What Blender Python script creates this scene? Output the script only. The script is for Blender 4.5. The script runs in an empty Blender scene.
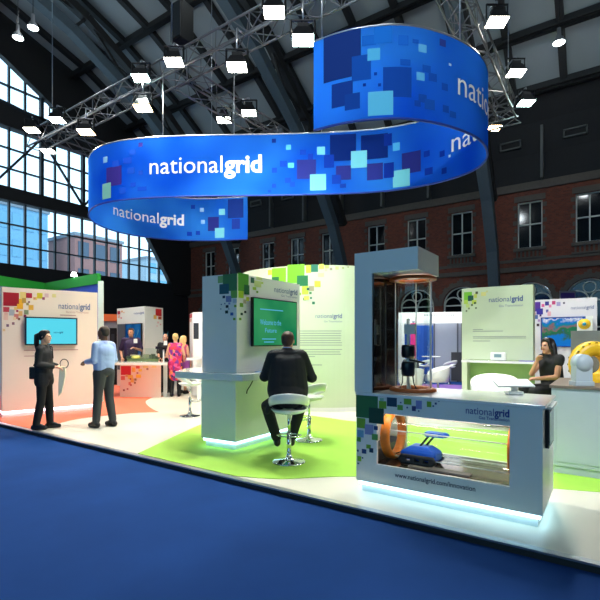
import bpy, bmesh, math, random
from math import sin, cos, pi, atan2, sqrt, radians
from mathutils import Vector, Matrix
random.seed(7)
SC = bpy.context.scene
COL = SC.collection
# ---------------------------------------------------------------- camera
F, HOR, EYE = 450.0, 340.0, 1.5
PSI = radians(34.613)
cs, sn = cos(PSI), sin(PSI)
def AB(px, d):
    r = (px-300)*d/F
    return (r*cs-d*sn, r*sn+d*cs)
def G(px, py, z=0.0):
    return AB(px, F*(EYE-z)/(py-HOR))
def ZZ(py, d): return EYE+(HOR-py)*d/F
def onb(px, b):
    r = (px-300)/F; d = b/(r*sn+cs); return (d*(r*cs-sn), b, d)
cam = bpy.data.cameras.new('camera'); camo = bpy.data.objects.new('camera', cam); COL.objects.link(camo)
cam.sensor_width = 36; cam.lens = 36*F/600; cam.shift_y = 40/600; cam.clip_end = 400; cam.clip_start = .05
camo.location = (0, 0, EYE); camo.rotation_euler = (pi/2, 0, PSI)
SC.camera = camo
SC.view_settings.view_transform = 'Standard'; SC.view_settings.look = 'None'
SC.view_settings.gamma = 1; SC.view_settings.use_curve_mapping = False
SC.view_settings.exposure = 0.0
# ---------------------------------------------------------------- materials
MATS = {}
def srgb(c):
    return tuple(((x/255)/12.92 if x/255 <= .04045 else ((x/255+.055)/1.055)**2.4) for x in c)
def mat(name, col, rough=.5, metal=0.0, noise=0.0, nscale=8.0, emis=0.0, coat=0.0, bump=0.0, spec=None):
    """col is 0-255 sRGB; noise mixes a darker tone of the same colour"""
    if name in MATS: return MATS[name]
    m = bpy.data.materials.new(name); m.use_nodes = True; MATS[name] = m
    nt = m.node_tree; b = nt.nodes['Principled BSDF']
    c = srgb(col)
    b.inputs['Roughness'].default_value = rough; b.inputs['Metallic'].default_value = metal
    b.inputs['Base Color'].default_value = (*c, 1)
    if coat: b.inputs['Coat Weight'].default_value = coat
    if spec is not None: b.inputs['Specular IOR Level'].default_value = spec
    tc = nt.nodes.new('ShaderNodeTexCoord')
    n = nt.nodes.new('ShaderNodeTexNoise'); n.inputs['Scale'].default_value = nscale; n.inputs['Detail'].default_value = 5
    nt.links.new(tc.outputs['Object'], n.inputs['Vector'])
    r = nt.nodes.new('ShaderNodeMix'); r.data_type = 'RGBA'
    k = 1-max(noise, .03)
    r.inputs['A'].default_value = (c[0]*k, c[1]*k, c[2]*k, 1); r.inputs['B'].default_value = (min(1, c[0]*(2-k)), min(1, c[1]*(2-k)), min(1, c[2]*(2-k)), 1)
    nt.links.new(n.outputs['Fac'], r.inputs['Factor']); nt.links.new(r.outputs['Result'], b.inputs['Base Color'])
    if emis:
        b.inputs['Emission Color'].default_value = (*c, 1); b.inputs['Emission Strength'].default_value = emis
    if bump:
        bp = nt.nodes.new('ShaderNodeBump'); bp.inputs['Strength'].default_value = bump; bp.inputs['Distance'].default_value = .01
        nt.links.new(n.outputs['Fac'], bp.inputs['Height']); nt.links.new(bp.outputs['Normal'], b.inputs['Normal'])
    return m
def emit(name, col, strength):
    if name in MATS: return MATS[name]
    m = bpy.data.materials.new(name); m.use_nodes = True; MATS[name] = m
    nt = m.node_tree; nt.nodes.clear()
    o = nt.nodes.new('ShaderNodeOutputMaterial'); e = nt.nodes.new('ShaderNodeEmission')
    e.inputs['Color'].default_value = (*srgb(col), 1); e.inputs['Strength'].default_value = strength
    nt.links.new(e.outputs[0], o.inputs[0]); return m
def glass(name, tint=(255, 255, 255), gl=.05, rough=.02):
    if name in MATS: return MATS[name]
    m = bpy.data.materials.new(name); m.use_nodes = True; MATS[name] = m
    nt = m.node_tree; nt.nodes.clear()
    o = nt.nodes.new('ShaderNodeOutputMaterial'); t = nt.nodes.new('ShaderNodeBsdfTransparent'); g = nt.nodes.new('ShaderNodeBsdfGlossy')
    lw = nt.nodes.new('ShaderNodeLayerWeight'); lw.inputs['Blend'].default_value = .35
    mp = nt.nodes.new('ShaderNodeMath'); mp.operation = 'MULTIPLY_ADD'; mp.inputs[1].default_value = .22; mp.inputs[2].default_value = gl
    nt.links.new(lw.outputs['Fresnel'], mp.inputs[0])
    mx = nt.nodes.new('ShaderNodeMixShader')
    t.inputs['Color'].default_value = (*srgb(tint), 1); g.inputs['Roughness'].default_value = rough
    nt.links.new(mp.outputs[0], mx.inputs[0]); nt.links.new(t.outputs[0], mx.inputs[1]); nt.links.new(g.outputs[0], mx.inputs[2])
    nt.links.new(mx.outputs[0], o.inputs[0]); return m
def fabmat():
    """dye on matt cloth"""
    if 'dye' in MATS: return MATS['dye']
    m = mat('dye', (255, 255, 255), .95, spec=.05); nt = m.node_tree
    at = nt.nodes.new('ShaderNodeVertexColor'); at.layer_name = 'ink'
    nt.links.new(at.outputs['Color'], nt.nodes['Principled BSDF'].inputs['Base Color']); return m
def colmat():
    """printed colour carried per face"""
    if 'print' in MATS: return MATS['print']
    m = mat('print', (255, 255, 255), .45); nt = m.node_tree
    at = nt.nodes.new('ShaderNodeVertexColor'); at.layer_name = 'ink'
    nt.links.new(at.outputs['Color'], nt.nodes['Principled BSDF'].inputs['Base Color']); return m
WHITE = mat('white_laminate', (236, 236, 230), .35, noise=.03, nscale=3)
WHITEG = mat('white_gloss', (240, 240, 236), .15, noise=.02, coat=.5)
CREAM = mat('cream_panel', (238, 236, 222), .5, noise=.03, nscale=2)
GREENWH = mat('pale_green_panel', (206, 217, 186), .5, noise=.03, nscale=2)
PEACH = mat('peach_panel', (246, 226, 208), .5, noise=.03, nscale=2)
BLACK = mat('black_satin', (14, 14, 16), .35)
DARK = mat('dark_steel', (38, 40, 42), .6, noise=.2)
CHROME = mat('chrome', (215, 218, 222), .08, 1.0)
ALU = mat('aluminium', (178, 180, 184), .3, .8)
GREY = mat('light_grey_paint', (176, 186, 192), .45, noise=.03)
ORANGE = mat('orange_rubber', (222, 120, 30), .35, noise=.1, nscale=20)
ORANGED = mat('copper_orange', (196, 98, 44), .35, noise=.1)
LED = emit('cyan_white_led', (185, 236, 255), 7.0)
LEDP = emit('pink_white_led', (255, 215, 235), 9.0)
LENS = emit('flood_lens', (255, 250, 235), 30.0)
LENSW = emit('flood_lens_warm', (255, 215, 160), 26.0)
LENSC = emit('flood_lens_cool', (215, 255, 245), 28.0)
# ---------------------------------------------------------------- mesh builder
class MB:
    def __init__(s): s.v = []; s.f = []; s.c = []; s.sm = []
    def add(s, vs, fs, col=None, smooth=False):
        o = len(s.v); s.v += [tuple(v) for v in vs]
        for f in fs: s.f.append([i+o for i in f]); s.c.append(col); s.sm.append(smooth)
        return s
    def box(s, x0, y0, z0, x1, y1, z1, col=None):
        x0, x1 = min(x0, x1), max(x0, x1); y0, y1 = min(y0, y1), max(y0, y1); z0, z1 = min(z0, z1), max(z0, z1)
        return s.add([(x0,y0,z0),(x1,y0,z0),(x1,y1,z0),(x0,y1,z0),(x0,y0,z1),(x1,y0,z1),(x1,y1,z1),(x0,y1,z1)],
                     [(0,3,2,1),(4,5,6,7),(0,1,5,4),(1,2,6,5),(2,3,7,6),(3,0,4,7)], col)
    def prism(s, pts, z0, z1, col=None):
        A = sum(pts[i][0]*pts[(i+1) % len(pts)][1]-pts[(i+1) % len(pts)][0]*pts[i][1] for i in range(len(pts)))
        if A < 0: pts = pts[::-1]
        n = len(pts)
        vs = [(p[0], p[1], z0) for p in pts]+[(p[0], p[1], z1) for p in pts]
        fs = [tuple(range(n-1, -1, -1)), tuple(range(n, 2*n))]+[(i, (i+1) % n, n+(i+1) % n, n+i) for i in range(n)]
        return s.add(vs, fs, col)
    def bar(s, p, q, w, h=None, col=None):
        """rectangular bar between two points"""
        h = h or w; p, q = Vector(p), Vector(q); d = (q-p).normalized()
        up = Vector((0, 0, 1)) if abs(d.z) < .95 else Vector((0, 1, 0))
        x = d.cross(up).normalized()*w/2; y = x.cross(d).normalized()*h/2
        vs = [p-x-y, p+x-y, p+x+y, p-x+y, q-x-y, q+x-y, q+x+y, q-x+y]
        return s.add(vs, [(0,3,2,1),(4,5,6,7),(0,1,5,4),(1,2,6,5),(2,3,7,6),(3,0,4,7)], col)
    def cyl(s, p, q, r, r2=None, n=16, col=None, cap=True):
        r2 = r if r2 is None else r2; p, q = Vector(p), Vector(q); d = (q-p).normalized()
        up = Vector((0, 0, 1)) if abs(d.z) < .95 else Vector((0, 1, 0))
        x = d.cross(up).normalized(); y = d.cross(x).normalized()
        vs = []
        for c, rr in ((p, r), (q, r2)):
            vs += [c+(x*cos(2*pi*i/n)+y*sin(2*pi*i/n))*rr for i in range(n)]
        s.add(vs, [(i, (i+1) % n, n+(i+1) % n, n+i) for i in range(n)], col, True)
        if cap: s.add(vs, [tuple(range(n-1, -1, -1)), tuple(range(n, 2*n))], col)
        return s
    def tube(s, pts, r, n=8, closed=False, rs=None):
        P = [Vector(p) for p in pts]; m = len(P); vs = []; nrm = None
        for i in range(m):
            a = P[(i-1) % m] if (closed or i > 0) else P[i]; b = P[(i+1) % m] if (closed or i < m-1) else P[i]
            d = (b-a).normalized()
            if nrm is None: nrm = d.cross(Vector((0, 0, 1)) if abs(d.z) < .9 else Vector((1, 0, 0))).normalized()
            else: nrm = (nrm-d*nrm.dot(d)).normalized()
            y = d.cross(nrm); rr = rs[i] if rs else r
            vs += [P[i]+(nrm*cos(2*pi*k/n)+y*sin(2*pi*k/n))*rr for k in range(n)]
        fs = []
        for i in range(m if closed else m-1):
            j = (i+1) % m
            fs += [(i*n+k, i*n+(k+1) % n, j*n+(k+1) % n, j*n+k) for k in range(n)]
        s.add(vs, fs, None, True)
        if not closed: s.add(vs, [tuple(range(n-1, -1, -1)), tuple(range((m-1)*n, m*n))])
        return s
    def lathe(s, prof, c=(0, 0, 0), n=32, axis='z', col=None, close=False):
        """prof list of (r, h)"""
        vs = []
        for r, h in prof:
            for k in range(n):
                u, v = r*cos(2*pi*k/n), r*sin(2*pi*k/n)
                vs.append((c[0]+u, c[1]+v, c[2]+h) if axis == 'z' else ((c[0]+h, c[1]+u, c[2]+v) if axis == 'x' else (c[0]+v, c[1]+h, c[2]+u)))
        m = len(prof)
        fs = [(i*n+k, i*n+(k+1) % n, ((i+1) % m)*n+(k+1) % n, ((i+1) % m)*n+k) for i in range(m if close else m-1) for k in range(n)]
        return s.add(vs, fs, col, True)
    def ball(s, c, r, n=12, col=None):
        r = r if hasattr(r, '__len__') else (r, r, r)
        vs = []; m = max(6, n//2+1)
        for i in range(m+1):
            t = pi*i/m
            for k in range(n): vs.append((c[0]+r[0]*sin(t)*cos(2*pi*k/n), c[1]+r[1]*sin(t)*sin(2*pi*k/n), c[2]-r[2]*cos(t)))
        return s.add(vs, [(i*n+k, i*n+(k+1) % n, (i+1)*n+(k+1) % n, (i+1)*n+k) for i in range(m) for k in range(n)], col, True)
    def build(s, name, m, parent=None, bevel=0, fix=True):
        me = bpy.data.meshes.new(name)
        off = Vector((0, 0, 0))
        if parent is not None:
            q = parent
            while q is not None: off += q.location; q = q.parent
        me.from_pydata([Vector(v)-off for v in s.v], [], s.f)
        if any(c is not None for c in s.c):
            at = me.color_attributes.new('ink', 'FLOAT_COLOR', 'CORNER'); k = 0
            for p, c in zip(me.polygons, s.c):
                cc = srgb(c) if c is not None else (1, 1, 1)
                for li in p.loop_indices: at.data[li].color = (*cc, 1)
        me.polygons.foreach_set('use_smooth', s.sm)
        me.update()
        bm = bmesh.new(); bm.from_mesh(me); bmesh.ops.remove_doubles(bm, verts=bm.verts, dist=1e-5)
        if fix: bmesh.ops.recalc_face_normals(bm, faces=bm.faces)
        bm.to_mesh(me); bm.free()
        o = bpy.data.objects.new(name, me); COL.objects.link(o)
        for mm in (m if isinstance(m, (list, tuple)) else [m]): me.materials.append(mm)
        if parent is not None: o.parent = parent
        if bevel:
            b = o.modifiers.new('bevel', 'BEVEL'); b.width = bevel; b.segments = 2; b.limit_method = 'ANGLE'
        return o
def thing(name, label, cat, loc=(0, 0, 0), group=None):
    o = bpy.data.objects.new(name, None); COL.objects.link(o); o.location = loc
    o.empty_display_size = .1
    o['label'] = label; o['category'] = cat
    if group: o['group'] = group
    return o
def tag(o, label, cat, group=None):
    o['label'] = label; o['category'] = cat
    if group: o['group'] = group
    return o
def struct(o): o['kind'] = 'structure'; return o
def sempty(name, loc=(0, 0, 0)):
    o = bpy.data.objects.new(name, None); COL.objects.link(o); o.location = loc; o['kind'] = 'structure'; return o
def kids(o): return [c for c in bpy.data.objects if c.parent == o]
def dup(root, loc, rotz=0, label=None, group=None):
    def rec(o, par):
        c = o.copy(); COL.objects.link(c)
        if par is not None: c.parent = par
        for k in kids(o): 
            rec(k, c)
        return c
    r = rec(root, None); r.location = loc; r.rotation_euler = (0, 0, rotz)
    if label: r['label'] = label
    if group: r['group'] = group
    return r
# a vertical surface following a plan polyline, with artwork placed on it
class Surf:
    def __init__(s, pts, side=1):
        s.p = [Vector((p[0], p[1])) for p in pts]; s.side = side; s.s = [0]
        for i in range(1, len(s.p)): s.s.append(s.s[-1]+(s.p[i]-s.p[i-1]).length)
        s.L = s.s[-1]
    def hit(s, px, lo=-1, hi=1e9, ext=True):
        r = (px-300)/F; D = Vector((r*cs-sn, r*sn+cs)); best = None
        n = len(s.p)
        for i in range(n-1):
            e = s.p[i+1]-s.p[i]; den = D.x*(-e.y)+e.x*D.y
            if abs(den) < 1e-9: continue
            d = (s.p[i].x*(-e.y)+e.x*s.p[i].y)/den; t = (D.x*s.p[i].y-s.p[i].x*D.y)/den
            a, b = (-1e-6, 1+1e-6)
            if ext and i == 0: a = -3
            if ext and i == n-2: b = 4
            ss = s.s[i]+t*e.length
            if a <= t <= b and d > 0 and lo <= ss <= hi and (best is None or d < best[1]): best = (ss, d)
        return best
    def pos(s, t, z, off=0.0):
        i = 0
        while i < len(s.s)-2 and s.s[i+1] < t: i += 1
        e = (s.p[i+1]-s.p[i]).normalized(); q = s.p[i]+e*(t-s.s[i])
        nn = Vector((-e.y, e.x))*s.side*off
        return Vector((q.x+nn.x, q.y+nn.y, z))
    def quad(s, mb, t0, t1, z0, z1, off, col):
        if t1 < t0: t0, t1 = t1, t0
        cut = [t0]+[q for q in s.s if t0+1e-4 < q < t1-1e-4]+[t1]
        for a, b in zip(cut[:-1], cut[1:]):
            mb.add([s.pos(a, z0, off), s.pos(b, z0, off), s.pos(b, z1, off), s.pos(a, z1, off)], [(0, 1, 2, 3)], col)
    def pxrect(s, mb, x0, y0, x1, y1, col, off=.003, lo=-1, hi=1e9):
        h0, h1 = s.hit(x0, lo, hi), s.hit(x1, lo, hi)
        if not h0 or not h1: return
        d = (h0[1]+h1[1])/2
        s.quad(mb, h0[0], h1[0], ZZ(y1, d), ZZ(y0, d), off, col)
    def art(s, name, rects, parent, lo=-1, hi=1e9, off=.003, m=None):
        mb = MB()
        for i, (x0, y0, x1, y1, c) in enumerate(rects): s.pxrect(mb, x0, y0, x1, y1, c, off+(.00012*i if off > 0 else -.00012*i), lo, hi)
        return mb.build(name, m or colmat(), parent, fix=False)
def sq(x, y, w, c): return (x-w/2, y-w/2, x+w/2, y+w/2, c)
_tc = {}
def text_mesh(body, bold=0.0):
    k = (body, bold)
    if k in _tc: return _tc[k]
    cu = bpy.data.curves.new('t', 'FONT'); cu.body = body; cu.size = 1; cu.offset = bold; cu.resolution_u = 3
    o = bpy.data.objects.new('t', cu); COL.objects.link(o)
    me = bpy.data.meshes.new_from_object(o.evaluated_get(bpy.context.evaluated_depsgraph_get()))
    vs = [(v.co.x, v.co.y) for v in me.vertices]; fs = [tuple(p.vertices) for p in me.polygons]
    bpy.data.objects.remove(o); bpy.data.curves.remove(cu); bpy.data.meshes.remove(me)
    x0 = min(v[0] for v in vs); x1 = max(v[0] for v in vs)
    vs = [(v[0]-x0, v[1]) for v in vs]
    _tc[k] = (vs, fs, x1-x0); return _tc[k]
def logo():
    a, fa, wa = text_mesh('national', 0.0); b, fb, wb = text_mesh('grid', .028)
    g = .06; o = len(a)
    return (a+[(x+wa+g, y) for x, y in b], fa+[tuple(i+o for i in f) for f in fb], wa+g+wb)
def put_text(surf, data, t0, width, zbase, cap, name, m, parent, off=.006, rev=False):
    """cap: height of capital letters in metres (font cap about .73)"""
    vs, fs, w = data; kx = width/w*(-1 if rev else 1); kz = cap/.73
    mb = MB(); mb.add([surf.pos(t0+x*kx, zbase+y*kz, off) for x, y in vs], fs)
    return mb.build(name, m, parent, fix=False)
LOGOG = mat('logo_ink', (120, 130, 165), .5); LOGOB = mat('logo_blue_ink', (38, 58, 140), .5)
INKG = mat('grey_ink', (150, 156, 150), .6); WHT = mat('white_ink', (250, 252, 255), .5)
def px_text(surf, data, x0, x1, ybase, ycap, name, m, parent, off=.006, lo=-1, hi=1e9):
    h0, h1 = surf.hit(x0, lo, hi), surf.hit(x1, lo, hi); d = (h0[1]+h1[1])/2
    return put_text(surf, data, h0[0], abs(h1[0]-h0[0]), ZZ(ybase, d), (ybase-ycap)*d/F, name, m, parent, off, rev=h1[0] < h0[0])
# ================================================================ THE HALL
M_CARPET = mat('blue_carpet', (26, 62, 122), .95, noise=.22, nscale=1.6, bump=.2, spec=.1)
M_BRICK = mat('brick', (150, 72, 48), .85)
def brickify(m):
    nt = m.node_tree; b = nt.nodes['Principled BSDF']
    tc = nt.nodes.new('ShaderNodeTexCoord'); mp = nt.nodes.new('ShaderNodeMapping'); mp.inputs['Rotation'].default_value = (radians(90), 0, 0)
    br = nt.nodes.new('ShaderNodeTexBrick'); br.inputs['Scale'].default_value = 3.2
    br.inputs['Color1'].default_value = (*srgb((128, 62, 42)), 1); br.inputs['Color2'].default_value = (*srgb((98, 48, 36)), 1); br.inputs['Mortar'].default_value = (*srgb((96, 74, 62)), 1)
    nt.links.new(tc.outputs['Object'], mp.inputs[0]); nt.links.new(mp.outputs[0], br.inputs['Vector']); nt.links.new(br.outputs['Color'], b.inputs['Base Color'])
brickify(M_BRICK)
M_STONE = mat('dark_stone', (92, 84, 76), .8, noise=.2)
M_FRAME = mat('window_frame_paint', (205, 208, 200), .5)
M_PANE = mat('dark_pane', (10, 14, 20), .08, spec=.6)
M_IRON = mat('arch_iron', (70, 84, 92), .55, noise=.15)
M_ROOF = mat('roof_panel', (150, 158, 160), .7, noise=.12, nscale=.7)
M_BEAM = mat('roof_beam', (34, 34, 34), .6, noise=.2)
M_DARKW = mat('dark_cladding', (30, 30, 32), .8, noise=.2)
struct(MB().box(-31, -24, -.16, 24, 27, -.06).build('floor', M_CARPET))
# side wall of brick, three bays of windows between arch springs
WB = 25.8
upper = []; 
for k in range(-4, 3):
    for q in (-6.85, -9.45, -12.05): upper.append(q+8.62*k*1.0)
upper = sorted(x for x in upper if -29 < x < 20)
w = MB(); xprev = -30.0
AR, SPR = 1.05, 3.45
for x in upper:
    w.box(xprev, WB, -.06, x-AR, WB+.6, 9.6); xprev = x+AR
    w.box(x-AR, WB, -.06, x+AR, WB+.6, .9)
    arc = [(x+AR*cos(pi*i/14), SPR+AR*sin(pi*i/14)) for i in range(15)]
    poly = arc+[(x-AR, 6.25), (x+AR, 6.25)]
    n = len(poly)
    w.add([(p[0], WB, p[1]) for p in poly]+[(p[0], WB+.6, p[1]) for p in poly],
          [tuple(range(n)), tuple(range(2*n-1, n-1, -1))]+[(i, (i+1) % n, n+(i+1) % n, n+i) for i in range(n)])
    w.box(x-AR, WB, 6.25, x-.58, WB+.6, 9.6); w.box(x+.58, WB, 6.25, x+AR, WB+.6, 9.6); w.box(x-.58, WB, 8.65, x+.58, WB+.6, 9.6)
w.box(xprev, WB, -.06, 24, WB+.6, 9.6)
wb = struct(w.build('wall_back', M_BRICK))
t = MB(); t.box(-29.5, WB-.12, 5.05, 24, WB, 5.3); t.box(-29.5, WB-.06, 5.55, 24, WB, 5.7); t.box(-29.5, WB-.14, 9.2, 24, WB, 9.6)
struct(t.build('trim_1', M_STONE))
for i, x in enumerate(upper):
    r = sempty('window_%d' % (i+1), (x, WB, 6.25))
    f = MB()
    for a, b in ((-.58, -.52), (.52, .58), (-.03, .03)): f.box(x+a, WB+.12, 6.25, x+b, WB+.2, 8.65)
    for z in (6.25, 7.45, 8.59): f.box(x-.58, WB+.12, z, x+.58, WB+.2, z+.06)
    f.build('frame', M_FRAME, r)
    MB().box(x-.58, WB+.22, 6.25, x+.58, WB+.25, 8.65).build('pane', M_PANE, r)
    s = MB().box(x-.75, WB-.16, 6.1, x+.75, WB-.001, 6.25).box(x-.75, WB-.14, 5.7, x+.75, WB-.001, 5.78)
    for k in range(7): s.box(x-.62+k*.19, WB-.1, 5.78, x-.54+k*.19, WB-.02, 6.1)
    s.build('sill', M_STONE, r)
    s = MB()
    for sd in (-1, 1):
        for k in range(6): s.box(x+sd*.6, WB-.05, 6.3+k*.4, x+sd*(.78 if k % 2 else .7), WB-.001, 6.5+k*.4)
    s.box(x-.72, WB-.06, 8.66, x+.72, WB-.001, 8.95)
    s.build('surround', M_STONE, r)
    r = sempty('window_%d' % (i+1+len(upper)), (x, WB, .9))
    f = MB()
    for rr, c, zz in ((1.0, 0, SPR), (.46, -.5, SPR), (.46, .5, SPR)):
        f.tube([(x+c+rr*cos(pi*k/16), WB+.16, zz+rr*sin(pi*k/16)) for k in range(17)], .04, 6)
    f.tube([(x+.27*cos(2*pi*k/16), WB+.16, SPR+.62+.27*sin(2*pi*k/16)) for k in range(16)], .035, 6, closed=True)
    for c in (-1, 0, 1): f.box(x+c*.98-.04, WB+.12, .9, x+c*.98+.04, WB+.2, SPR)
    for z in (.9, 2.1, SPR-.04): f.box(x-1, WB+.12, z, x+1, WB+.2, z+.07)
    f.build('frame', M_FRAME, r)
    arc = [(x+1.04*cos(pi*k/14), SPR+1.04*sin(pi*k/14)) for k in range(15)]+[(x-1.04, .9), (x+1.04, .9)]
    MB().add([(p[0], WB+.24, p[1]) for p in arc], [tuple(range(len(arc)))]).build('pane', M_PANE, r)
    s = MB()
    n = 18
    for k in range(n):
        a0, a1 = pi*k/n, pi*(k+1)/n; ro = 1.36 if k % 2 else 1.28
        P = [(1.06, a0), (ro, a0), (ro, a1), (1.06, a1)]
        vs = [(x+q*cos(a), WB-y, SPR+q*sin(a)) for y in (.001, .06) for q, a in P]
        s.add(vs, [(0,1,2,3),(7,6,5,4),(0,4,5,1),(1,5,6,2),(2,6,7,3),(3,7,4,0)])
    s.box(x-.09, WB-.1, SPR+1.06, x+.09, WB-.001, SPR+1.45)
    s.build('surround', M_STONE, r)
# roof skin
PROF = [(25.8, 9.6), (25.7, 11.0), (25.2, 12.4), (24.4, 13.6), (22.6, 15.3), (20, 17), (16, 19), (11, 20.6), (5, 21.4), (2, 21.5)]
full = PROF+[(4-b, z) for b, z in PROF[-2::-1]]
def extr(prof, a0, a1, th, name, m):
    n = len(prof); vs = []
    for a in (a0, a1):
        vs += [(a, b, z) for b, z in prof]+[(a, 2+(b-2)*1.012, z+th) for b, z in prof]
    fs = []
    for i in range(n-1):
        fs += [(i, i+1, 2*n+i+1, 2*n+i), (n+i, 3*n+i, 3*n+i+1, n+i+1)]
    fs += [(0, 2*n, 3*n, n), (n-1, 2*n-1, 4*n-1, 3*n-1)]
    fs += [(i, n+i, n+i+1, i+1) for i in range(n-1)]+[(2*n+i, 2*n+i+1, 3*n+i+1, 3*n+i) for i in range(n-1)]
    return struct(MB().add(vs, fs).build(name, m))
extr(full[3:-3], -30.4, 24, .25, 'ceiling', M_ROOF)
extr(PROF[:4], -30.4, 24, .25, 'wall_upper', M_DARKW)
struct(MB().box(-30.4, -22.6, -.06, 24, -21.8, 14.2).build('wall_front', M_DARKW))
struct(MB().box(23.5, -22, -.06, 24.3, 26.4, 22).build('wall_right', M_DARKW))
# purlins and rafters under the skin
def on_prof(prof, i, inset):
    b, z = prof[i]; v = Vector((b-2, z-4)); v = v*(1-inset/v.length); return (v.x+2, v.y+4)
pl = MB()
for i in range(3, len(full)-3):
    b, z = on_prof(full, i, .35); pl.bar((-30, b, z), (23.5, b, z), .2, .45)
    b, z = on_prof(full, i, .75); pl.bar((-30, b, z), (23.5, b, z), .12, .1)
struct(pl.build('trim_2', M_BEAM))
rf = MB()
a = -29.8
while a < 23:
    for i in range(3, 14):
        p, q = on_prof(full, i, .2), on_prof(full, i+1, .2)
        rf.bar((a, *p), (a, *q), .3, .3)
    a += 2.155
struct(rf.build('trim_3', M_BEAM))
# vents in the dark upper band
vt = MB()
for k in range(13):
    x = -22+k*2.87
    for z0, z1, o in ((11.35, 11.42, 0), (11.7, 11.77, 0)): vt.box(x, 25.35, z0, x+1.0, 25.5, z1)
    for xx in (x, x+.95): vt.box(xx, 25.35, 11.35, xx+.06, 25.5, 11.77)
    vt.box(x+1.9, 25.2, 9.6, x+2.02, 25.6, 12.2)
struct(vt.build('trim_4', mat('vent_frame', (90, 92, 90), .6)))
# arched ribs with lattice web
RIB = [(25.0, -.06), (24.9, 3), (24.2, 6), (23, 8.3), (21.2, 10.6), (19, 12.8), (16, 15), (12, 17), (7, 18.5), (2, 19)]
ribf = RIB+[(4-b, z) for b, z in RIB[-2::-1]]
RIBA = [-4.9+8.62*k for k in (-2, -1, 0, 1, 2)]
for a in RIBA:
    r = sempty('arch_rib', (a, 25, 0))
    for nm, ins, ww in (('inner_chord', 0, .5), ('outer_chord', -1.3, .4)):
        m = MB(); 
        def pt(i, ins=ins):
            b, z = ribf[i]
            if ins == 0: return (a, b, z)
            v = Vector((b-2, z-4)); v = v*(1-ins/v.length); return (a, min(25.5, v.x+2), v.y+4)
        st = 0 if ins == 0 else 3
        for i in range(st, len(ribf)-1-st): m.bar(pt(i), pt(i+1), ww, ww)
        m.build(nm, M_IRON if nm == 'inner_chord' else M_BEAM, r)
    m = MB()
    for i in range(3, 15):
        b, z = ribf[i]; b2, z2 = ribf[i+1]
        v = Vector((b-2, z-4)); v = v*(1+1.3/v.length); v2 = Vector((b2-2, z2-4)); v2 = v2*(1+1.3/v2.length)
        m.bar((a, b, z), (a, min(25.5, v2.x+2), v2.y+4), .14); m.bar((a, min(25.5, v.x+2), v.y+4), (a, b, z), .14); m.bar((a, b2, z2), (a, min(25.5, v.x+2), v.y+4), .1)
    m.build('lattice', M_BEAM, r)
# glazed gable at the far left
GA = -29.5
gb = [(-21.8, 17.5), (2, 20.0), (8, 19.2), (11.7, 17.9), (14.3, 16.4), (17.1, 14.2), (19.5, 11.8), (21.6, 9.3), (23.4, 6.6), (24.2, 5.2), (26.4, 5.2), (26.4, 23), (-21.8, 23)]
def yz_prism(pts, a0, a1, name, m, parent=None):
    n = len(pts)
    return MB().add([(a0, p[0], p[1]) for p in pts]+[(a1, p[0], p[1]) for p in pts],
                    [tuple(range(n)), tuple(range(2*n-1, n-1, -1))]+[(i, (i+1) % n, n+(i+1) % n, n+i) for i in range(n)]).build(name, m, parent)
struct(yz_prism(gb, GA+.2, GA+.6, 'trim_5', M_BEAM))
wl = MB().box(GA-.3, -22, -.06, GA+.3, 26.4, 6.0).box(GA-.3, -22, 9.75, GA+.3, 26.4, 10.55).box(GA-.3, -22, 14.1, GA+.3, 26.4, 15.4).box(GA-.3, -22, 6, GA+.3, 0, 23)
struct(wl.build('wall_left', M_DARKW))
mu = MB()
b = .5; k = 0
while b < 25:
    mu.box(GA-.08, b-.045, 6, GA+.12, b+.045, 20); b += .9; k += 1
for z in (7.15, 8.4, 11.7, 12.9, 16.6): mu.box(GA-.07, 0, z-.04, GA+.11, 25, z+.04)
k = 0; b = .5
while b < 25:
    mu.bar((GA+.2, b, 10.5), (GA+.2, b+2.7, 14.1), .12) if k % 2 == 0 else mu.bar((GA+.2, b, 14.1), (GA+.2, b+2.7, 10.5), .12)
    mu.box(GA+.1, b-.09, 10.5, GA+.3, b+.09, 20); b += 2.7; k += 1
mu.tube([(GA+.25, b2, 12.6+2.9*sqrt(max(0, 1-((b2-10)/8)**2))) for b2 in [2+.5*i for i in range(33)]], .12, 6)
struct(mu.build('window_frame', mat('gable_steel', (28, 40, 48), .6)))
struct(MB().box(GA-.02, 0, 6, GA, 25.5, 20).build('window_glass', glass('clear_pane', (235, 245, 250), .03)))
# buildings across the street
def building(name, label, x, y0, y1, z1, m, cols, rows, wm, cat='building'):
    r = thing(name, label, cat, (x, (y0+y1)/2, 0))
    MB().box(x-6, y0, -1, x, y1, z1).build('wall', m, r)
    for i in range(cols):
        for j in range(rows):
            cw = (y1-y0)/cols; rh = (z1-1)/rows
            MB().box(x, y0+cw*(i+.18), 1+rh*(j+.2), x+.08, y0+cw*(i+.82), 1+rh*(j+.8)).build('window', wm, r)
    MB().box(x-6.2, y0-.15, z1, x+.2, y1+.15, z1+.35).build('roof_edge', M_GR, r)
    return r
M_GR = mat('roof_grey', (120, 130, 140), .7)
M_BG = mat('facade_glass', (92, 150, 178), .15, spec=.8)
M_RB = mat('red_brick_far', (150, 106, 100), .8, noise=.15)
M_CN = mat('concrete_far', (150, 170, 182), .8, noise=.1)
building('glass_office', 'blue glazed office block seen through the gable window', -52, 19, 25.5, 15.6, mat('pale_blue_clad', (110, 160, 190), .5), 5, 5, M_BG)
building('brick_building', 'red brick block with few windows beside the glazed office', -50, 27.5, 33.5, 13.4, M_RB, 3, 4, mat('far_window', (70, 84, 100), .2))
building('concrete_office', 'grey stepped office building furthest right beyond the gable window', -54, 40, 56, 13.0, M_CN, 8, 5, M_BG)
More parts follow.
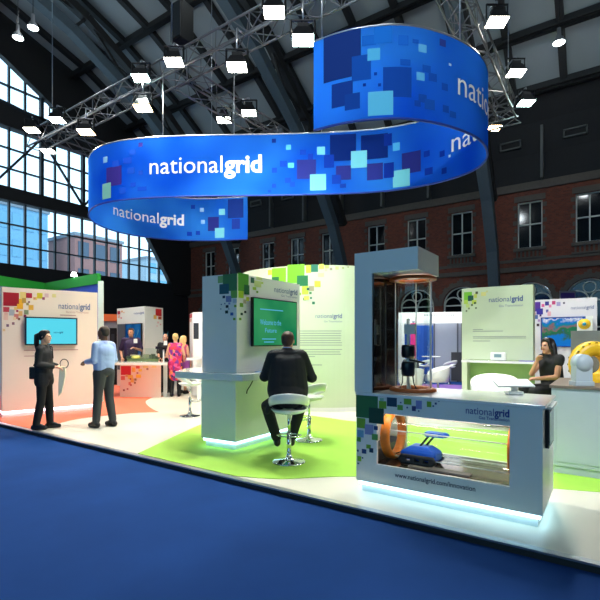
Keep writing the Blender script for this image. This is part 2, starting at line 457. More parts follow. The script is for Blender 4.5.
# ---------------------------------------------------------------- trusses
def truss(p, q, label):
    p, q = Vector(p), Vector(q); r = thing('lighting_truss', label, 'truss', p, 'aluminium lighting trusses over the stand')
    d = (q-p).normalized(); sd = Vector((-d.y, d.x, 0)); up = Vector((0, 0, 1)); h = .19; L = (q-p).length
    for sx in (-1, 1):
        for sz in (-1, 1):
            o = sd*h*sx+up*h*sz; MB().cyl(p+o, q+o, .022, n=8).build('chord', TRM, r)
    n = int(L/.4); m = MB()
    for i in range(n):
        a0, a1 = p+d*(L*i/n), p+d*(L*(i+1)/n); s = 1 if i % 2 else -1
        for sx in (-1, 1): m.bar(a0+sd*h*sx+up*h*s, a1+sd*h*sx-up*h*s, .015)
        for sz in (-1, 1): m.bar(a0+sd*h*s+up*h*sz, a1-sd*h*s+up*h*sz, .015)
        if i % 4 == 0:
            for sx in (-1, 1): m.bar(a0+sd*h*sx+up*h, a0+sd*h*sx-up*h, .014)
            for sz in (-1, 1): m.bar(a0+sd*h+up*h*sz, a0-sd*h+up*h*sz, .02)
    m.build('lacing', TRM, r); return r
TZ = 7.0
TRM = mat('truss_metal', (112, 114, 118), .4, .6)
truss((-13.2, 6.1, TZ), (.5, 6.1, TZ), 'long silver truss rising to the upper middle across the roof')
truss((-12.2, 6.35, TZ), (-12.2, 11.67, TZ), 'short silver truss at far left behind the blue banner')
truss((-7.4, 6.35, TZ), (-7.4, 11.67, TZ), 'silver cross truss sloping down right above the middle of the banner')
truss((-2.05, 6.35, TZ), (-2.05, 11.67, TZ), 'steep silver truss just right of the round banner drum')
truss((-15, 11.92, TZ), (-1.8, 11.92, TZ), 'rear silver truss behind the banner near the right floodlights')
wires = [(-12.2, 6.1, 7.2, 18.8), (-7.4, 6.1, 7.2, 18.8), (-2.05, 6.1, 7.2, 18.8), (-12.2, 11.9, 7.2, 17.8), (-7.4, 11.9, 7.2, 17.8), (-2.05, 11.9, 7.2, 17.8)]
for i, (x, y, z0, z1) in enumerate(wires):
    tag(MB().cyl((x, y, z0), (x, y, z1), .012, n=6).build('suspension_cable', ALU), 'thin steel cable holding a lighting truss from the roof', 'cable', 'truss suspension cables')
# ---------------------------------------------------------------- floodlights
FLOODK = 1.75
def flood(px, py, line, lens, label, power=260, color=(1, .97, .9), arm=0):
    k, v = line
    if k == 'b': a, b, d = onb(px, v)
    else:
        r = (px-300)/F; d = v/(r*cs-sn); a, b = v, d*(r*sn+cs)
    z = ZZ(py, d)
    r = thing('floodlight', label, 'floodlight', (a, b, z), 'floodlights on the trusses')
    tilt = Matrix.Rotation(radians(-24), 4, 'X') @ Matrix.Identity(4)
    rot = Matrix.Translation((a, b, z)) @ Matrix.Rotation(PSI, 4, 'Z') @ Matrix.Rotation(radians(-6), 4, 'X')
    def tr(mb):
        mb.v = [tuple(rot @ Vector(q)) for q in mb.v]; return mb
    w, h = .17, .13
    m = MB().add([(-w, -h, 0), (w, -h, 0), (w, h, 0), (-w, h, 0), (-w*.6, -h*.6, .16), (w*.6, -h*.6, .16), (w*.6, h*.6, .16), (-w*.6, h*.6, .16)],
                 [(4,5,6,7),(0,1,5,4),(1,2,6,5),(2,3,7,6),(3,0,4,7)])
    m.box(-w*.5, -h*.5, .16, w*.5, h*.5, .24)
    ho = tr(m).build('housing', BLACK, r, fix=False)
    tr(MB().box(-w+.01, -h+.01, -.012, w-.01, h-.01, 0)).build('lens', lens, ho)
    zt = TZ-.19
    m = MB()
    for s in (-1, 1): m.bar(rot @ Vector((s*(w+.012), 0, .05)), Vector((a+s*cs*(w+.012), b+s*sn*(w+.012), z+.3)), .02, .03)
    m.bar((a-cs*(w+.02), b-sn*(w+.02), z+.3), (a+cs*(w+.02), b+sn*(w+.02), z+.3), .03, .02)
    m.build('yoke', BLACK, r)
    m = MB(); top = max(z+.36, zt)
    m.cyl((a, b, z+.3), (a, b, top), .016, n=8)
    if k == 'b': m.cyl((a, b, top), (a, 5.9, top if abs(top-TZ) < .3 else TZ-.19), .016, n=8)
    else:
        tx = min((-12.2, -7.4, -2.05), key=lambda q: abs(q-a)); m.cyl((a, b, top), (tx+(.19 if a > tx else -.19), b, TZ+.19 if top > TZ else TZ-.19), .016, n=8)
    ta, tb = (a, v) if k == 'b' else (v, b)
    m.build('hanging_pole', ALU, r)
    L = bpy.data.lights.new('flood_light', 'SPOT'); L.energy = power*FLOODK; L.color = color; L.spot_size = radians(122); L.spot_blend = .5; L.shadow_soft_size = .15
    lo = bpy.data.objects.new('flood_light', L); COL.objects.link(lo)
    lo.matrix_world = rot @ Matrix.Translation((0, 0, -.05)); lo.rotation_euler = (rot.to_euler()); lo.location = rot @ Vector((0, 0, -.06))
    return r
WA, CO, NE = (1, .72, .42), (.86, 1, .95), (1, .97, .9)
for args in (
    (274, 12, ('b', 5.7), LENS, 'large bright floodlight at the top middle of the long truss', 260, NE),
    (237, 67, ('b', 5.7), LENS, 'bright white floodlight below the long truss above the banner middle', 260, NE),
    (303, 40, ('b', 5.7), LENSC, 'greenish white floodlight just left of the round banner drum', 260, CO),
    (174, 62, ('b', 5.7), LENS, 'white floodlight where the cross truss meets the long truss', 260, NE),
    (141, 78, ('b', 5.7), LENSC, 'greenish white floodlight on the long truss left of the cross truss', 260, CO),
    (143, 108, ('b', 5.7), LENSW, 'orange glowing floodlight below the left part of the long truss', 260, WA),
    (86, 132, ('b', 5.7), LENSW, 'warm floodlight close to the top left end of the banner', 260, WA),
    (57, 120, ('b', 5.7), LENS, 'pale floodlight on the left end of the long truss', 220, NE),
    (32, 130, ('b', 5.7), LENS, 'leftmost bright floodlight in front of the gable window', 220, NE),
    (48, 151, ('a', -13.0), LENS, 'small dimmer floodlight beneath the left end of the truss', 150, NE),
    (249, 113, ('a', -6.98), LENS, 'bright floodlight low on the cross truss above the banner text', 160, NE),
    (224, 120, ('a', -7.82), LENS, 'smaller floodlight left of the lowest one on the cross truss', 140, NE),
    (497, 22, ('a', -1.62), LENS, 'topmost floodlight right of the steep truss', 300, NE),
    (516, 73, ('a', -1.62), LENS, 'second floodlight down the steep truss with dark housing above it', 300, NE),
    (526, 103, ('a', -1.62), LENSC, 'greenish floodlight at the far end of the steep truss', 300, CO),
    (494, 128, ('a', -2.5), LENSW, 'warm floodlight right behind the drum of the banner', 260, WA),
): flood(*args)
def pendant(px, py, z, label):
    x, y = G(px, py, z)
    r = thing('pendant_lamp', label, 'lamp', (x, y, z), 'round pendant lamps under the roof')
    MB().lathe([(.19, 0), (.19, .04), (.13, .16), (.07, .24), (.06, .5), (0, .5)], (x, y, z), 24).build('lamp_shade', ALU, r)
    MB().lathe([(0, .01), (.18, .01)], (x, y, z), 24).build('diffuser', LENS_P, r)
    MB().cyl((x, y, z+.5), (x, y, z+6), .015, n=6).build('cord', BLACK, r)
    L = bpy.data.lights.new('pendant_light', 'POINT'); L.energy = 250; L.color = (.9, .97, 1); L.shadow_soft_size = .3
    lo = bpy.data.objects.new('pendant_light', L); COL.objects.link(lo); lo.location = (x, y, z-.35)
LENS_P = emit('pendant_diffuser', (235, 250, 245), 20)
pendant(18, 38, 13, 'left one of the two round pendant lamps at upper left')
pendant(33, 28, 13, 'right one of the two round pendant lamps at upper left')
pendant(559, 43, 11.5, 'round pendant lamp hanging alone at upper right')
# dark motor hoist and speaker above the trusses
def hoist(px, y0, y1, z, w, label, name='speaker_box', cat='speaker'):
    x, y = G(px, y1, z); d = F*(z-EYE)/(HOR-y1); h = (y1-y0)*d/F
    r = thing(name, label, cat, (x, y, z))
    MB().box(x-w/2, y-w/2, z, x+w/2, y+w/2, z+h).build('cabinet', BLACK, r, bevel=.02)
    MB().box(x-w/2+.03, y-w/2-.012, z+.05, x+w/2-.03, y-w/2, z+h-.05).build('grille', DARK, r)
    MB().cyl((x, y, z+h), (x, y, 20.3), .02, n=6).build('chain', DARK, r)
hoist(182, 6, 44, 8.4, .38, 'tall black speaker box hanging above the long truss')
# unseen bluish fill added behind the camera for the front faces
def area(loc, rot, sx, sy, e, c, name='hall_light'):
    L = bpy.data.lights.new(name, 'AREA'); L.shape = 'RECTANGLE'; L.size = sx; L.size_y = sy; L.energy = e; L.color = c
    o = bpy.data.objects.new(name, L); COL.objects.link(o); o.location = loc; o.rotation_euler = rot; return o
area((-2, -20, 9), (radians(78), 0, 0), 30, 9, 1550, (.3, .7, 1.0), 'front_fill_light')
for x, y in ((-8, -1), (4, -2), (14, 6), (-21, 3), (-15, 9), (-4, 10), (5, 10)):  # unseen point lights added high up to brighten the roof
    L = bpy.data.lights.new('roof_fill_light', 'POINT'); L.energy = 280; L.color = (.85, .95, 1); L.shadow_soft_size = .4
    o = bpy.data.objects.new('roof_fill_light', L); COL.objects.link(o); o.location = (x, y, 14.5)
L = bpy.data.lights.new('cabinet_fill_spot', 'SPOT'); L.energy = 1700; L.color = (.88, .96, 1); L.spot_size = radians(32); L.spot_blend = .5; L.shadow_soft_size = .3  # unseen spot added at the right to brighten the grey cabinet
o = bpy.data.objects.new('cabinet_fill_spot', L); COL.objects.link(o); o.location = (3.2, 2.2, 5.5)
o.rotation_euler = (Vector((.1, 6.2, .9))-o.location).to_track_quat('-Z', 'Y').to_euler()
# unseen spots added on the camera side to brighten the banner
for x in (-8.5, -5, -1.5):
    L = bpy.data.lights.new('banner_fill_spot', 'SPOT'); L.energy = 1650; L.color = (.9, .95, 1); L.spot_size = radians(38); L.spot_blend = .5; L.shadow_soft_size = .2
    o = bpy.data.objects.new('banner_fill_spot', L); COL.objects.link(o); o.location = (x+1, -1.5, 8.5)
    dv = Vector((x-1, 6.5, 4.9))-o.location; o.rotation_euler = dv.to_track_quat('-Z', 'Y').to_euler()
W = bpy.data.worlds.new('world'); SC.world = W; W.use_nodes = True
bg = W.node_tree.nodes['Background']; bg.inputs['Color'].default_value = (*srgb((205, 232, 250)), 1); bg.inputs['Strength'].default_value = 3.0
# daylight on the street buildings
L = bpy.data.lights.new('sun', 'SUN'); L.energy = 1.6; L.angle = radians(20); o = bpy.data.objects.new('sun', L); COL.objects.link(o); o.rotation_euler = (radians(20), radians(55), 0)
# ================================================================ THE HANGING BANNER
ctrl = [(-3.31, 5.13), (-2.98, 5.16), (-2.62, 5.26), (-2.22, 5.48), (-1.93, 5.79), (-1.69, 6.2), (-1.54, 6.65), (-1.52, 7.1), (-1.62, 7.5), (-1.86, 7.82), (-2.25, 8.02), (-2.75, 8.1),
        (-3.28, 8.05), (-3.81, 7.88), (-4.51, 7.53), (-5.19, 7.13), (-5.85, 6.72), (-6.5, 6.3), (-7.1, 5.94), (-7.65, 5.65), (-8.25, 5.43), (-8.85, 5.37), (-9.42, 5.52), (-9.9, 5.78), (-10.27, 6.12),
        (-10.55, 6.6), (-10.68, 7.2), (-10.55, 7.85), (-10.15, 8.5), (-9.45, 9.1), (-8.42, 9.6)]
def catmull(P, n=6):
    out = []
    P = [Vector(p) for p in P]
    for i in range(len(P)-1):
        p0, p1, p2, p3 = P[max(0, i-1)], P[i], P[i+1], P[min(len(P)-1, i+2)]
        for k in range(n):
            t = k/n
            out.append(.5*((2*p1)+(-p0+p2)*t+(2*p0-5*p1+4*p2-p3)*t*t+(-p0+3*p1-3*p2+p3)*t**3))
    return out+[P[-1]]
BP = catmull(ctrl); BZ0, BZ1 = 4.34, 5.54
RB = Surf(BP, -1)   # positive offset: right of the running direction
def ribbon_mat():
    m = bpy.data.materials.new('blue_banner_fabric'); m.use_nodes = True; nt = m.node_tree; nt.nodes.clear()
    o = nt.nodes.new('ShaderNodeOutputMaterial'); d = nt.nodes.new('ShaderNodeBsdfDiffuse'); t = nt.nodes.new('ShaderNodeBsdfTranslucent'); x = nt.nodes.new('ShaderNodeMixShader')
    tc = nt.nodes.new('ShaderNodeTexCoord'); n = nt.nodes.new('ShaderNodeTexNoise'); n.inputs['Scale'].default_value = .5
    r = nt.nodes.new('ShaderNodeValToRGB'); r.color_ramp.elements[0].position = .35; r.color_ramp.elements[1].position = .68
    r.color_ramp.elements[0].color = (*srgb((20, 92, 214)), 1); r.color_ramp.elements[1].color = (*srgb((60, 156, 242)), 1)
    nt.links.new(tc.outputs['Object'], n.inputs['Vector']); nt.links.new(n.outputs['Fac'], r.inputs['Fac'])
    for s in (d, t): nt.links.new(r.outputs['Color'], s.inputs['Color'])
    x.inputs[0].default_value = .4; nt.links.new(d.outputs[0], x.inputs[1]); nt.links.new(t.outputs[0], x.inputs[2]); nt.links.new(x.outputs[0], o.inputs[0]); return m
ban = thing('hanging_banner', 'long S-curved blue fabric banner hanging from the trusses with white lettering', 'banner', (-5.8, 6.7, BZ0))
m = MB(); n = len(BP)
vs = []
for z in (BZ0, BZ1):
    for off in (0, .02): vs += [RB.pos(RB.s[i], z, off-.01) for i in range(n)]
fs = []
for i in range(n-1):
    A, B, C, D = i, n+i, 2*n+i, 3*n+i
    fs += [(A, A+1, C+1, C), (B, D, D+1, B+1), (C, C+1, D+1, D), (A, B, B+1, A+1)]
fs += [(0, 2*n, 3*n, n), (n-1, 2*n-1, 4*n-1, 3*n-1)]
m.add(vs, fs, None, False); fb = m.build('fabric', ribbon_mat(), ban)
for p in fb.data.polygons: p.use_smooth = False
for z, nm in ((BZ0, 'bottom_rail'), (BZ1, 'top_rail')):
    MB().tube([(p.x, p.y, z) for p in BP], .018, 6).build(nm, ALU if nm == 'top_rail' else mat('blue_hem', (24, 60, 160), .6), ban)
for px, py in ((163, 137), (234, 135), (322, 41), (460, 40)):
    x, y = G(px, py, BZ1); MB().cyl((x, y, BZ1), (x, y, TZ-.2), .012, n=6).build('hanger', ALU, ban)
def near_s(q): return min(range(n), key=lambda i: (BP[i]-Vector(q)).length)
def S(q): return RB.s[near_s(q)]
s_ring = S((-1.52, 7.0)); s_left = S((-9.42, 5.5))
DKB, MDB, LTB, TEA, PUR = (14, 40, 110), (22, 62, 160), (90, 190, 235), (120, 205, 215), (44, 50, 130)
o1 = [(324, 32, 361, 80, (30, 58, 128)), (352, 56, 371, 81, (26, 84, 178)), (332, 83, 353, 107, (28, 66, 150)), (345, 94, 360, 110, (26, 72, 160)), (362, 36, 376, 46, (30, 110, 210)), (374, 27, 392, 44, (32, 118, 216)),
      (367.5, 49, 380, 61, LTB), (383, 68, 411, 98, (24, 76, 170)), (368, 92, 393, 116, (100, 200, 238)), (398, 36, 408, 46, (32, 110, 214)), (418, 45, 426, 53, (104, 190, 240)), (439, 40, 445, 47, (50, 70, 150)),
      (416, 73, 424, 81, (100, 190, 240)), (428, 74, 436, 82, (28, 88, 190)), (422, 66, 430, 73, (28, 94, 196)), (441, 84, 447, 91, (28, 88, 190)), (448, 64, 450.5, 66.5, (190, 225, 250)), (418, 95, 426, 103, (26, 82, 180)),
      (424, 100, 434, 110, (28, 90, 190)), (414, 101, 420, 107, (26, 80, 180)), (442, 106, 448, 113, (26, 84, 184)), (449, 112, 455, 118, (28, 90, 190)), (412, 40, 418, 44, (30, 100, 204)), (400, 60, 410, 66, (26, 94, 196)),
      (378, 84, 381, 87, (22, 70, 170)), (374, 73, 377, 76, (22, 70, 170)), (363, 84, 366, 87, (22, 60, 150))]
RB.art('square_print', o1, fb, 0, s_ring, .0125, fabmat())
o2 = [(272, 139, 276, 143, (26, 56, 146)), (286, 145, 291, 150, LTB), (288, 163, 294, 168, LTB), (297, 160, 316, 179, PUR), (310, 174.5, 326, 190.5, TEA), (317, 147, 325, 155, TEA), (330, 134.5, 356, 161, DKB), (361, 134.5, 388, 159, DKB),
      (351, 151, 367, 168, TEA), (336, 166, 351, 180, PUR), (367, 163.5, 383, 180, PUR), (332, 175, 341, 184, (20, 60, 165)), (324, 155, 334, 168, (18, 56, 160)), (285, 178, 291, 183, (22, 66, 170)), (272, 168, 277, 173, (22, 66, 170)),
      (280, 161, 287, 167, (22, 70, 180)), (272, 184, 276, 188, (22, 64, 170)), (290, 182, 295, 187, (22, 70, 176)), (268, 190, 271, 192.5, (22, 70, 176)), (300, 150, 306, 155, (22, 66, 176)), (308, 154, 313, 160, (22, 60, 170)),
      (393, 143, 400, 151, LTB), (402, 152, 421, 173, PUR), (393, 170, 410, 187, TEA), (424, 151, 430, 157, (20, 60, 168)), (440, 151, 445, 157, (20, 60, 168)), (449, 155, 451, 157.5, (190, 225, 250)),
      (425, 168, 433, 175, (20, 56, 160)), (442, 168, 447, 174, (22, 62, 168)), (384, 134, 392, 146, (16, 48, 140)), (340, 184, 346, 188, (22, 60, 160)), (384, 163, 394, 178, (20, 50, 150)),
      (107, 167, 122, 186, (60, 46, 130)), (103, 183.5, 111.5, 199, (130, 190, 170)), (139, 143, 143, 147, (70, 60, 150)), (124, 158, 132, 164, (30, 76, 190)), (139, 171, 143, 175, (34, 80, 190)), (128, 168, 135, 174, (30, 80, 190)), (138, 187, 147, 191, (26, 80, 200)), (120, 188, 126, 194, (30, 84, 200)), (104, 157, 108, 163, (150, 200, 225)),
      (130, 150, 136, 155, (36, 90, 205)), (113, 161, 120, 167, (34, 84, 200)), (131, 183, 136, 187, (28, 76, 196))]
RB.art('square_print', o2, fb, s_ring, s_left, -.0125, fabmat())
o3 = [(228, 199, 243.5, 218, (28, 54, 130)), (200, 208, 204, 212, (150, 200, 240)), (219, 209, 225, 215, TEA), (201, 220, 205, 224, (140, 195, 240)), (208, 217, 219, 231, PUR), (232, 219, 240, 229, (34, 60, 150)), (215, 228, 224.5, 238, TEA),
      (191, 205, 195, 209, (26, 66, 170)), (187, 232, 192, 236, (24, 66, 180)), (196, 231, 200, 235, (26, 70, 180))]
RB.art('square_print', o3, fb, s_left, 1e9, .0125, fabmat())
LG = logo()
bt = lambda px, lo, hi: RB.hit(px, lo, hi)[0]
def rib_text(px0, px1, lo, hi, off, name, zb=4.80, ln=None):
    a = bt(px0, lo, hi); w = abs(bt(px1, lo, hi)-a) if px1 else ln
    dirn = -1 if off < 0 else 1
    vs, f, wd = LG
    mb = MB(); kx = w/wd; kz = w/wd*1.0
    s = bt(px0, lo, hi)
    sg = rib_text.sg
    mb.add([RB.pos(s+sg*x*kx, zb+y*kz, off) for x, y in vs], f)
    mb.build(name, WHT, fb, fix=False)
    return w
rib_text.sg = -1
w0 = rib_text(150, 262, s_ring, s_left, -.016, 'lettering')
rib_text(452, None, s_ring, s_left, -.016, 'lettering', ln=w0)
rib_text.sg = 1
rib_text(113, 184, s_left, 1e9, .016, 'lettering', zb=4.76)
rib_text(457, None, 0, s_ring, .016, 'lettering', ln=w0)
# ================================================================ THE STAND
FLOORC = mat('cream_vinyl', (214, 208, 192), .4, noise=.03, nscale=2)
CORAL = mat('coral_carpet', (240, 120, 88), .8, noise=.06, nscale=6)
LIME = mat('lime_carpet', (158, 208, 72), .8, noise=.07, nscale=6)
VIOLET = mat('violet_carpet', (128, 92, 170), .85, noise=.06)
pf = sempty('stand_platform', (-4, 8, -.06))
MB().box(-14, 3.62, -.06, 5, 13.2, 0).build('deck', FLOORC, pf)
MB().box(-14, 3.595, -.06, 5, 3.62, -.012).build('edge_strip', DARK, pf)
MB().box(-14, 3.59, -.012, 5, 3.66, .003).build('edge_trim', ALU, pf)
def smooth(P, n=6): return [tuple(p) for p in catmull(P, n)]
grn = [(-5.13, 3.67), (-3.42, 3.67)]+smooth([(-3.42, 3.67), (-2.95, 3.86), (-2.46, 4.3), (-1.9, 4.66), (-1.2, 4.98), (-.3, 5.25), (.5, 5.6), (1.2, 6.4), (1.0, 7.3), (0, 7.95), (-1.4, 8.0), (-2.7, 7.7), (-3.85, 7.38), (-4.5, 7.42), (-5.18, 7.4), (-5.9, 6.9), (-6.15, 6.2), (-5.96, 5.53), (-5.6, 4.7), (-5.13, 3.67)])[1:-1]
MB().prism(grn, 0, .006).build('lime_floor_patch', LIME, pf)
c0 = [G(45, 430.5), G(60, 423), G(78, 419), G(100, 416.3), G(130, 413.2), G(159, 412.2), G(153, 409.5), G(147, 405), G(146, 401), G(152, 397.6)]
cor = [(-13.9, 3.67), (-7.9, 3.67)]+smooth([(-7.9, 3.7)]+c0[1:6])[:-1]+smooth(c0[5:])+[(-9.75, 7.9), (-10.9, 7.3), (-11.4, 9.5), (-13.9, 9.5)]
MB().prism(cor, 0, .006).build('coral_floor_patch', CORAL, pf)
# neighbouring stand floor
pv = [G(418, 391), G(475, 391), G(475, 384.5), G(418, 383)]
struct(MB().prism(pv, -.059, -.03).build('neighbour_floor', VIOLET))
# ---------------------------------------------------------------- display desk with the tower
D0, D1, DB0, DB1, DT = -2.08, -.44, 4.0, 4.8, .985
td = 'display_desk'
dk = thing('display_desk', 'long white display desk with an open window, orange rings and glowing base at front right', 'desk', (-1.26, 4.4, 0))
def holed(y0, y1, name, m):
    b = MB(); x = [D0, -1.86, -.68, D1]; z = [.11, .3, .795, DT-.03]
    outer = [(x[0], z[0]), (x[3], z[0]), (x[3], z[3]), (x[0], z[3])]; inner = [(x[1], z[1]), (x[2], z[1]), (x[2], z[2]), (x[1], z[2])]
    vs = [(p[0], y, p[1]) for y in (y0, y1) for p in outer+inner]
    fs = []
    for i in range(4):
        j = (i+1) % 4
        fs += [(i, j, 4+j, 4+i), (8+i, 12+i, 12+j, 8+j), (i, 8+i, 8+j, j), (4+i, 4+j, 12+j, 12+i)]
    return b.add(vs, fs).build(name, m, dk)
dkf = holed(DB0, DB0+.03, 'front_panel', WHITE); holed(DB1-.03, DB1, 'back_panel', WHITE)
MB().box(D0, DB0+.031, .11, D0+.03, DB1-.031, DT-.03).build('side_panel', WHITE, dk)
MB().box(D1-.03, DB0+.031, .11, D1, DB1-.031, DT-.03).build('side_panel', WHITE, dk)
MB().box(D0-.004, DB0-.012, DT-.029, D1+.02, DB1+.012, DT).build('worktop', WHITEG, dk, bevel=.004)
MB().box(D0+.04, DB0+.05, 0, D1-.04, DB1-.05, .075).build('plinth', mat('plinth_white', (226, 236, 240), .3), dk)
MB().box(D0+.02, DB0+.02, .075, D1-.02, DB1-.02, .108).build('light_strip', LED, dk)
TRAY = mat('dark_mirror_tray', (112, 92, 78), .16, .55, noise=.15)
MB().box(D0+.031, DB0+.031, .27, D1-.031, DB1-.031, .298).build('tray', TRAY, dk)
MB().box(D0+.031, DB0+.031, .3, D0+.19, DB1-.031, .42).build('inner_block', mat('inner_grey', (70, 72, 74), .5), dk)
MB().box(D0+.1, DB0+.04, DT-.045, D1-.1, DB0+.07, DT-.0305).build('inner_fill_strip', emit('inner_fill_emit', (255, 250, 240), 26), dk)  # glowing strip added to brighten the robot and tube in the desk
yc, zc, RR = 4.285, .555, .215
def ringmb(x, R, r, n=40): 
    m = MB(); 
    return m.lathe([(R-r, -.03), (R-r*.3, -.045), (R+r*.5, -.045), (R+r, -.03), (R+r, .03), (R+r*.5, .045), (R-r*.3, .045), (R-r, .03)], (x, yc, zc), n, 'x', close=True)
for x in (D0+.275, D1-.225): ringmb(x, RR, .032).build('ring_flange', ORANGE, dk)
GL = glass('acrylic', (246, 252, 250), .03)
MB().lathe([(RR-.01, 0), (RR-.01, D1-.2-D0-.26)], (D0+.26, yc, zc), 40, 'x').build('acrylic_tube', GL, dk)
rods = MB()
for an in (20, 75, 110, 160, 250, 300): rods.cyl((D0+.26, yc+(RR)*cos(radians(an)), zc+RR*sin(radians(an))), (D1-.2, yc+RR*cos(radians(an)), zc+RR*sin(radians(an))), .006, n=8)
rods.build('tie_rod', WHITEG, dk)
ds = Surf([(D0, DB0), (D1, DB0)], -1)
GN, DG, LM, TL, LI, NV = (66, 128, 60), (20, 68, 50), (122, 172, 44), (30, 84, 108), (146, 150, 196), (34, 66, 120)
ds.art('square_print', [(356.2, 394.5, 378, 418, (44, 112, 62)), (369, 408, 384, 423.5, DG), (379, 401, 386.5, 408.5, LM), (387, 396.5, 397, 406.5, (26, 66, 92)), (397.5, 405, 403, 410, (110, 170, 70)), (404, 397, 411.5, 404.5, LM),
     (357, 418, 365.5, 428, LM), (365, 424.5, 373.5, 434.5, LI), (372, 434, 378, 440, (90, 160, 80)), (416, 400.5, 422, 409, (140, 144, 200)), (412, 406, 416, 411, (60, 60, 120)), (427, 401.5, 431.5, 407, LM),
     (357, 437, 361, 441.5, (90, 160, 60)), (374, 426, 378, 430, NV), (366.5, 444.5, 371, 448.5, LM), (362, 449, 366.5, 453.5, NV), (369.5, 448, 373.5, 452.5, (16, 50, 80)), (357.5, 456, 361.5, 461, LM), (357, 449.5, 359, 451.5, TL), (357.5, 462.5, 359.5, 464, TL), (362, 457, 363.5, 458.5, TL),
     sq(433.5, 399.5, 2, NV), sq(436, 403.5, 2, NV), sq(433.5, 406, 1.6, NV), sq(439, 401, 1.6, NV), sq(418.5, 398.5, 1.6, NV), sq(421.5, 398.7, 1.6, NV), sq(447.5, 400.5, 2, (90, 110, 150)), sq(407.5, 407.5, 1.6, NV), sq(401, 402.5, 1.4, NV), (380, 398, 384, 401, (140, 190, 170)), sq(419, 411, 1.4, NV), (357.5, 430, 364, 437, (120, 170, 200))], dkf)
px_text(ds, LG, 466, 509.5, 415.2, 407.6, 'lettering', LOGOB, dkf)
px_text(ds, text_mesh('Gas Transmission', .01), 479, 509.5, 420.2, 417, 'lettering', LOGOB, dkf)
px_text(ds, text_mesh('www.nationalgrid.com/innovation', .012), 395, 475.5, 483.6, 478.6, 'lettering', mat('navy_ink', (24, 36, 70), .5), dkf)
# dark monitor mounted on the desk's right side
mo = thing('wall_screen', 'slim dark screen on the right end of the display desk', 'screen', (D1, 4.3, .8))
MB().box(D1+.002, 4.14, .62, D1+.03, 4.5, .93).build('casing', BLACK, mo); MB().box(D1+.03, 4.16, .64, D1+.034, 4.48, .91).build('display', mat('slate_screen', (60, 76, 96), .1), mo)
MB().box(D1+.004, 4.16, .935, D1+.05, 4.6, .955).build('shelf', WHITE, mo)
# inspection robot in the tube
RBL = mat('robot_blue', (18, 92, 214), .3, noise=.06); 
rbx, rbz = -1.5, .30
rb = thing('pipe_robot', 'blue tracked inspection robot with raised arm inside the desk window', 'robot', (rbx, yc, .32))
b = MB().add([(rbx-.2, yc-.11, .345), (rbx+.15, yc-.11, .345), (rbx+.15, yc+.11, .345), (rbx-.2, yc+.11, .345), (rbx-.19, yc-.1, .42), (rbx+.15, yc-.1, .42), (rbx+.15, yc+.1, .42), (rbx-.19, yc+.1, .42), (rbx-.1, yc-.07, .475), (rbx+.07, yc-.07, .475), (rbx+.07, yc+.07, .475), (rbx-.1, yc+.07, .475)],
     [(0,3,2,1),(0,1,5,4),(1,2,6,5),(2,3,7,6),(3,0,4,7),(4,5,9,8),(5,6,10,9),(6,7,11,10),(7,4,8,11),(8,9,10,11)])
b.build('body', RBL, rb, bevel=.01)
for s in (-1, 1):
    t = MB(); P = [(rbx+x, yc+s*.125, .35+z) for x, z in [(-.19, 0), (-.17, -.028), (.12, -.028), (.15, 0), (.14, .03), (-.17, .03)]]
    tk = t.tube(P, .022, 8, closed=True).build('track', BLACK, rb)
    t2 = MB()
    for k in range(4): t2.cyl((rbx-.15+k*.09, yc+s*.11, .35), (rbx-.15+k*.09, yc+s*.145, .35), .024, n=12)
    t2.build('wheel', DARK, tk)
MB().bar((rbx-.02, yc-.03, .47), (rbx+.07, yc-.03, .585), .018).bar((rbx+.02, yc+.03, .47), (rbx+.11, yc+.03, .585), .018).build('arm', BLACK, rb)
MB().box(rbx+.03, yc-.05, .575, rbx+.21, yc+.05, .615).ball((rbx+.21, yc, .595), (.04, .05, .025)).build('sensor_head', RBL, rb)
MB().box(rbx+.03, yc-.053, .585, rbx+.16, yc-.0505, .605).build('sensor_stripe', WHT, rb)
MB().tube([(rbx-.19, yc, .4), (rbx-.26, yc-.03, .37), (rbx-.33, yc, .34), (rbx-.4, yc, .33)], .006, 6).build('cable', BLACK, rb)
tag(MB().add([(-1.3+x, 4.13+y, .2985+z) for x, y, z in ((-.28, -.05, 0), (.28, -.05, 0), (.28, .05, 0), (-.28, .05, 0), (-.28, -.05, .012), (.28, -.05, .012), (.28, .05, .012), (-.28, .05, .012))], [(0,3,2,1),(4,5,6,7),(0,1,5,4),(1,2,6,5),(2,3,7,6),(3,0,4,7)]).build('caption_plate', mat('plate_grey', (150, 140, 132), .4)), 'small grey caption plate lying in the desk window tray', 'plate')
# tower: upright and canopy arm, seated on the desk
tw = thing('display_tower', 'pale blue-white inverted L tower standing on the display desk', 'tower', (-1.9, 4.3, DT))
MB().box(-2.1, 4.0, DT+.001, -1.91, 4.6, 2.36).build('upright', WHITE, tw)
MB().box(-1.9099, 4.0, 2.15, -1.45, 4.6, 2.36).build('canopy', WHITE, tw)
MB().box(-1.908, 4.012, DT+.002, -1.895, 4.598, 2.148).build('inner_panel', mat('dark_gloss_panel', (34, 26, 22), .12, coat=.4, noise=.3), tw)
cx, cy = -1.66, 4.43
for z, nm in ((DT+.001, 'base_ring'), (2.105, 'top_ring')):
    MB().lathe([(.15, 0), (.15, .03), (.2, .035), (.235, .02), (.235, 0)], (cx, cy, z), 48, close=True).build(nm, ORANGED, tw)
MB().lathe([(0, 0), (.149, 0)], (cx, cy, 2.14), 40).build('ring_diffuser', emit('soft_diffuser', (255, 240, 215), 1.6), tw)
MB().lathe([(.17, DT+.035), (.17, 2.11)], (cx, cy, 0), 40).build('acrylic_cylinder', GL, tw)
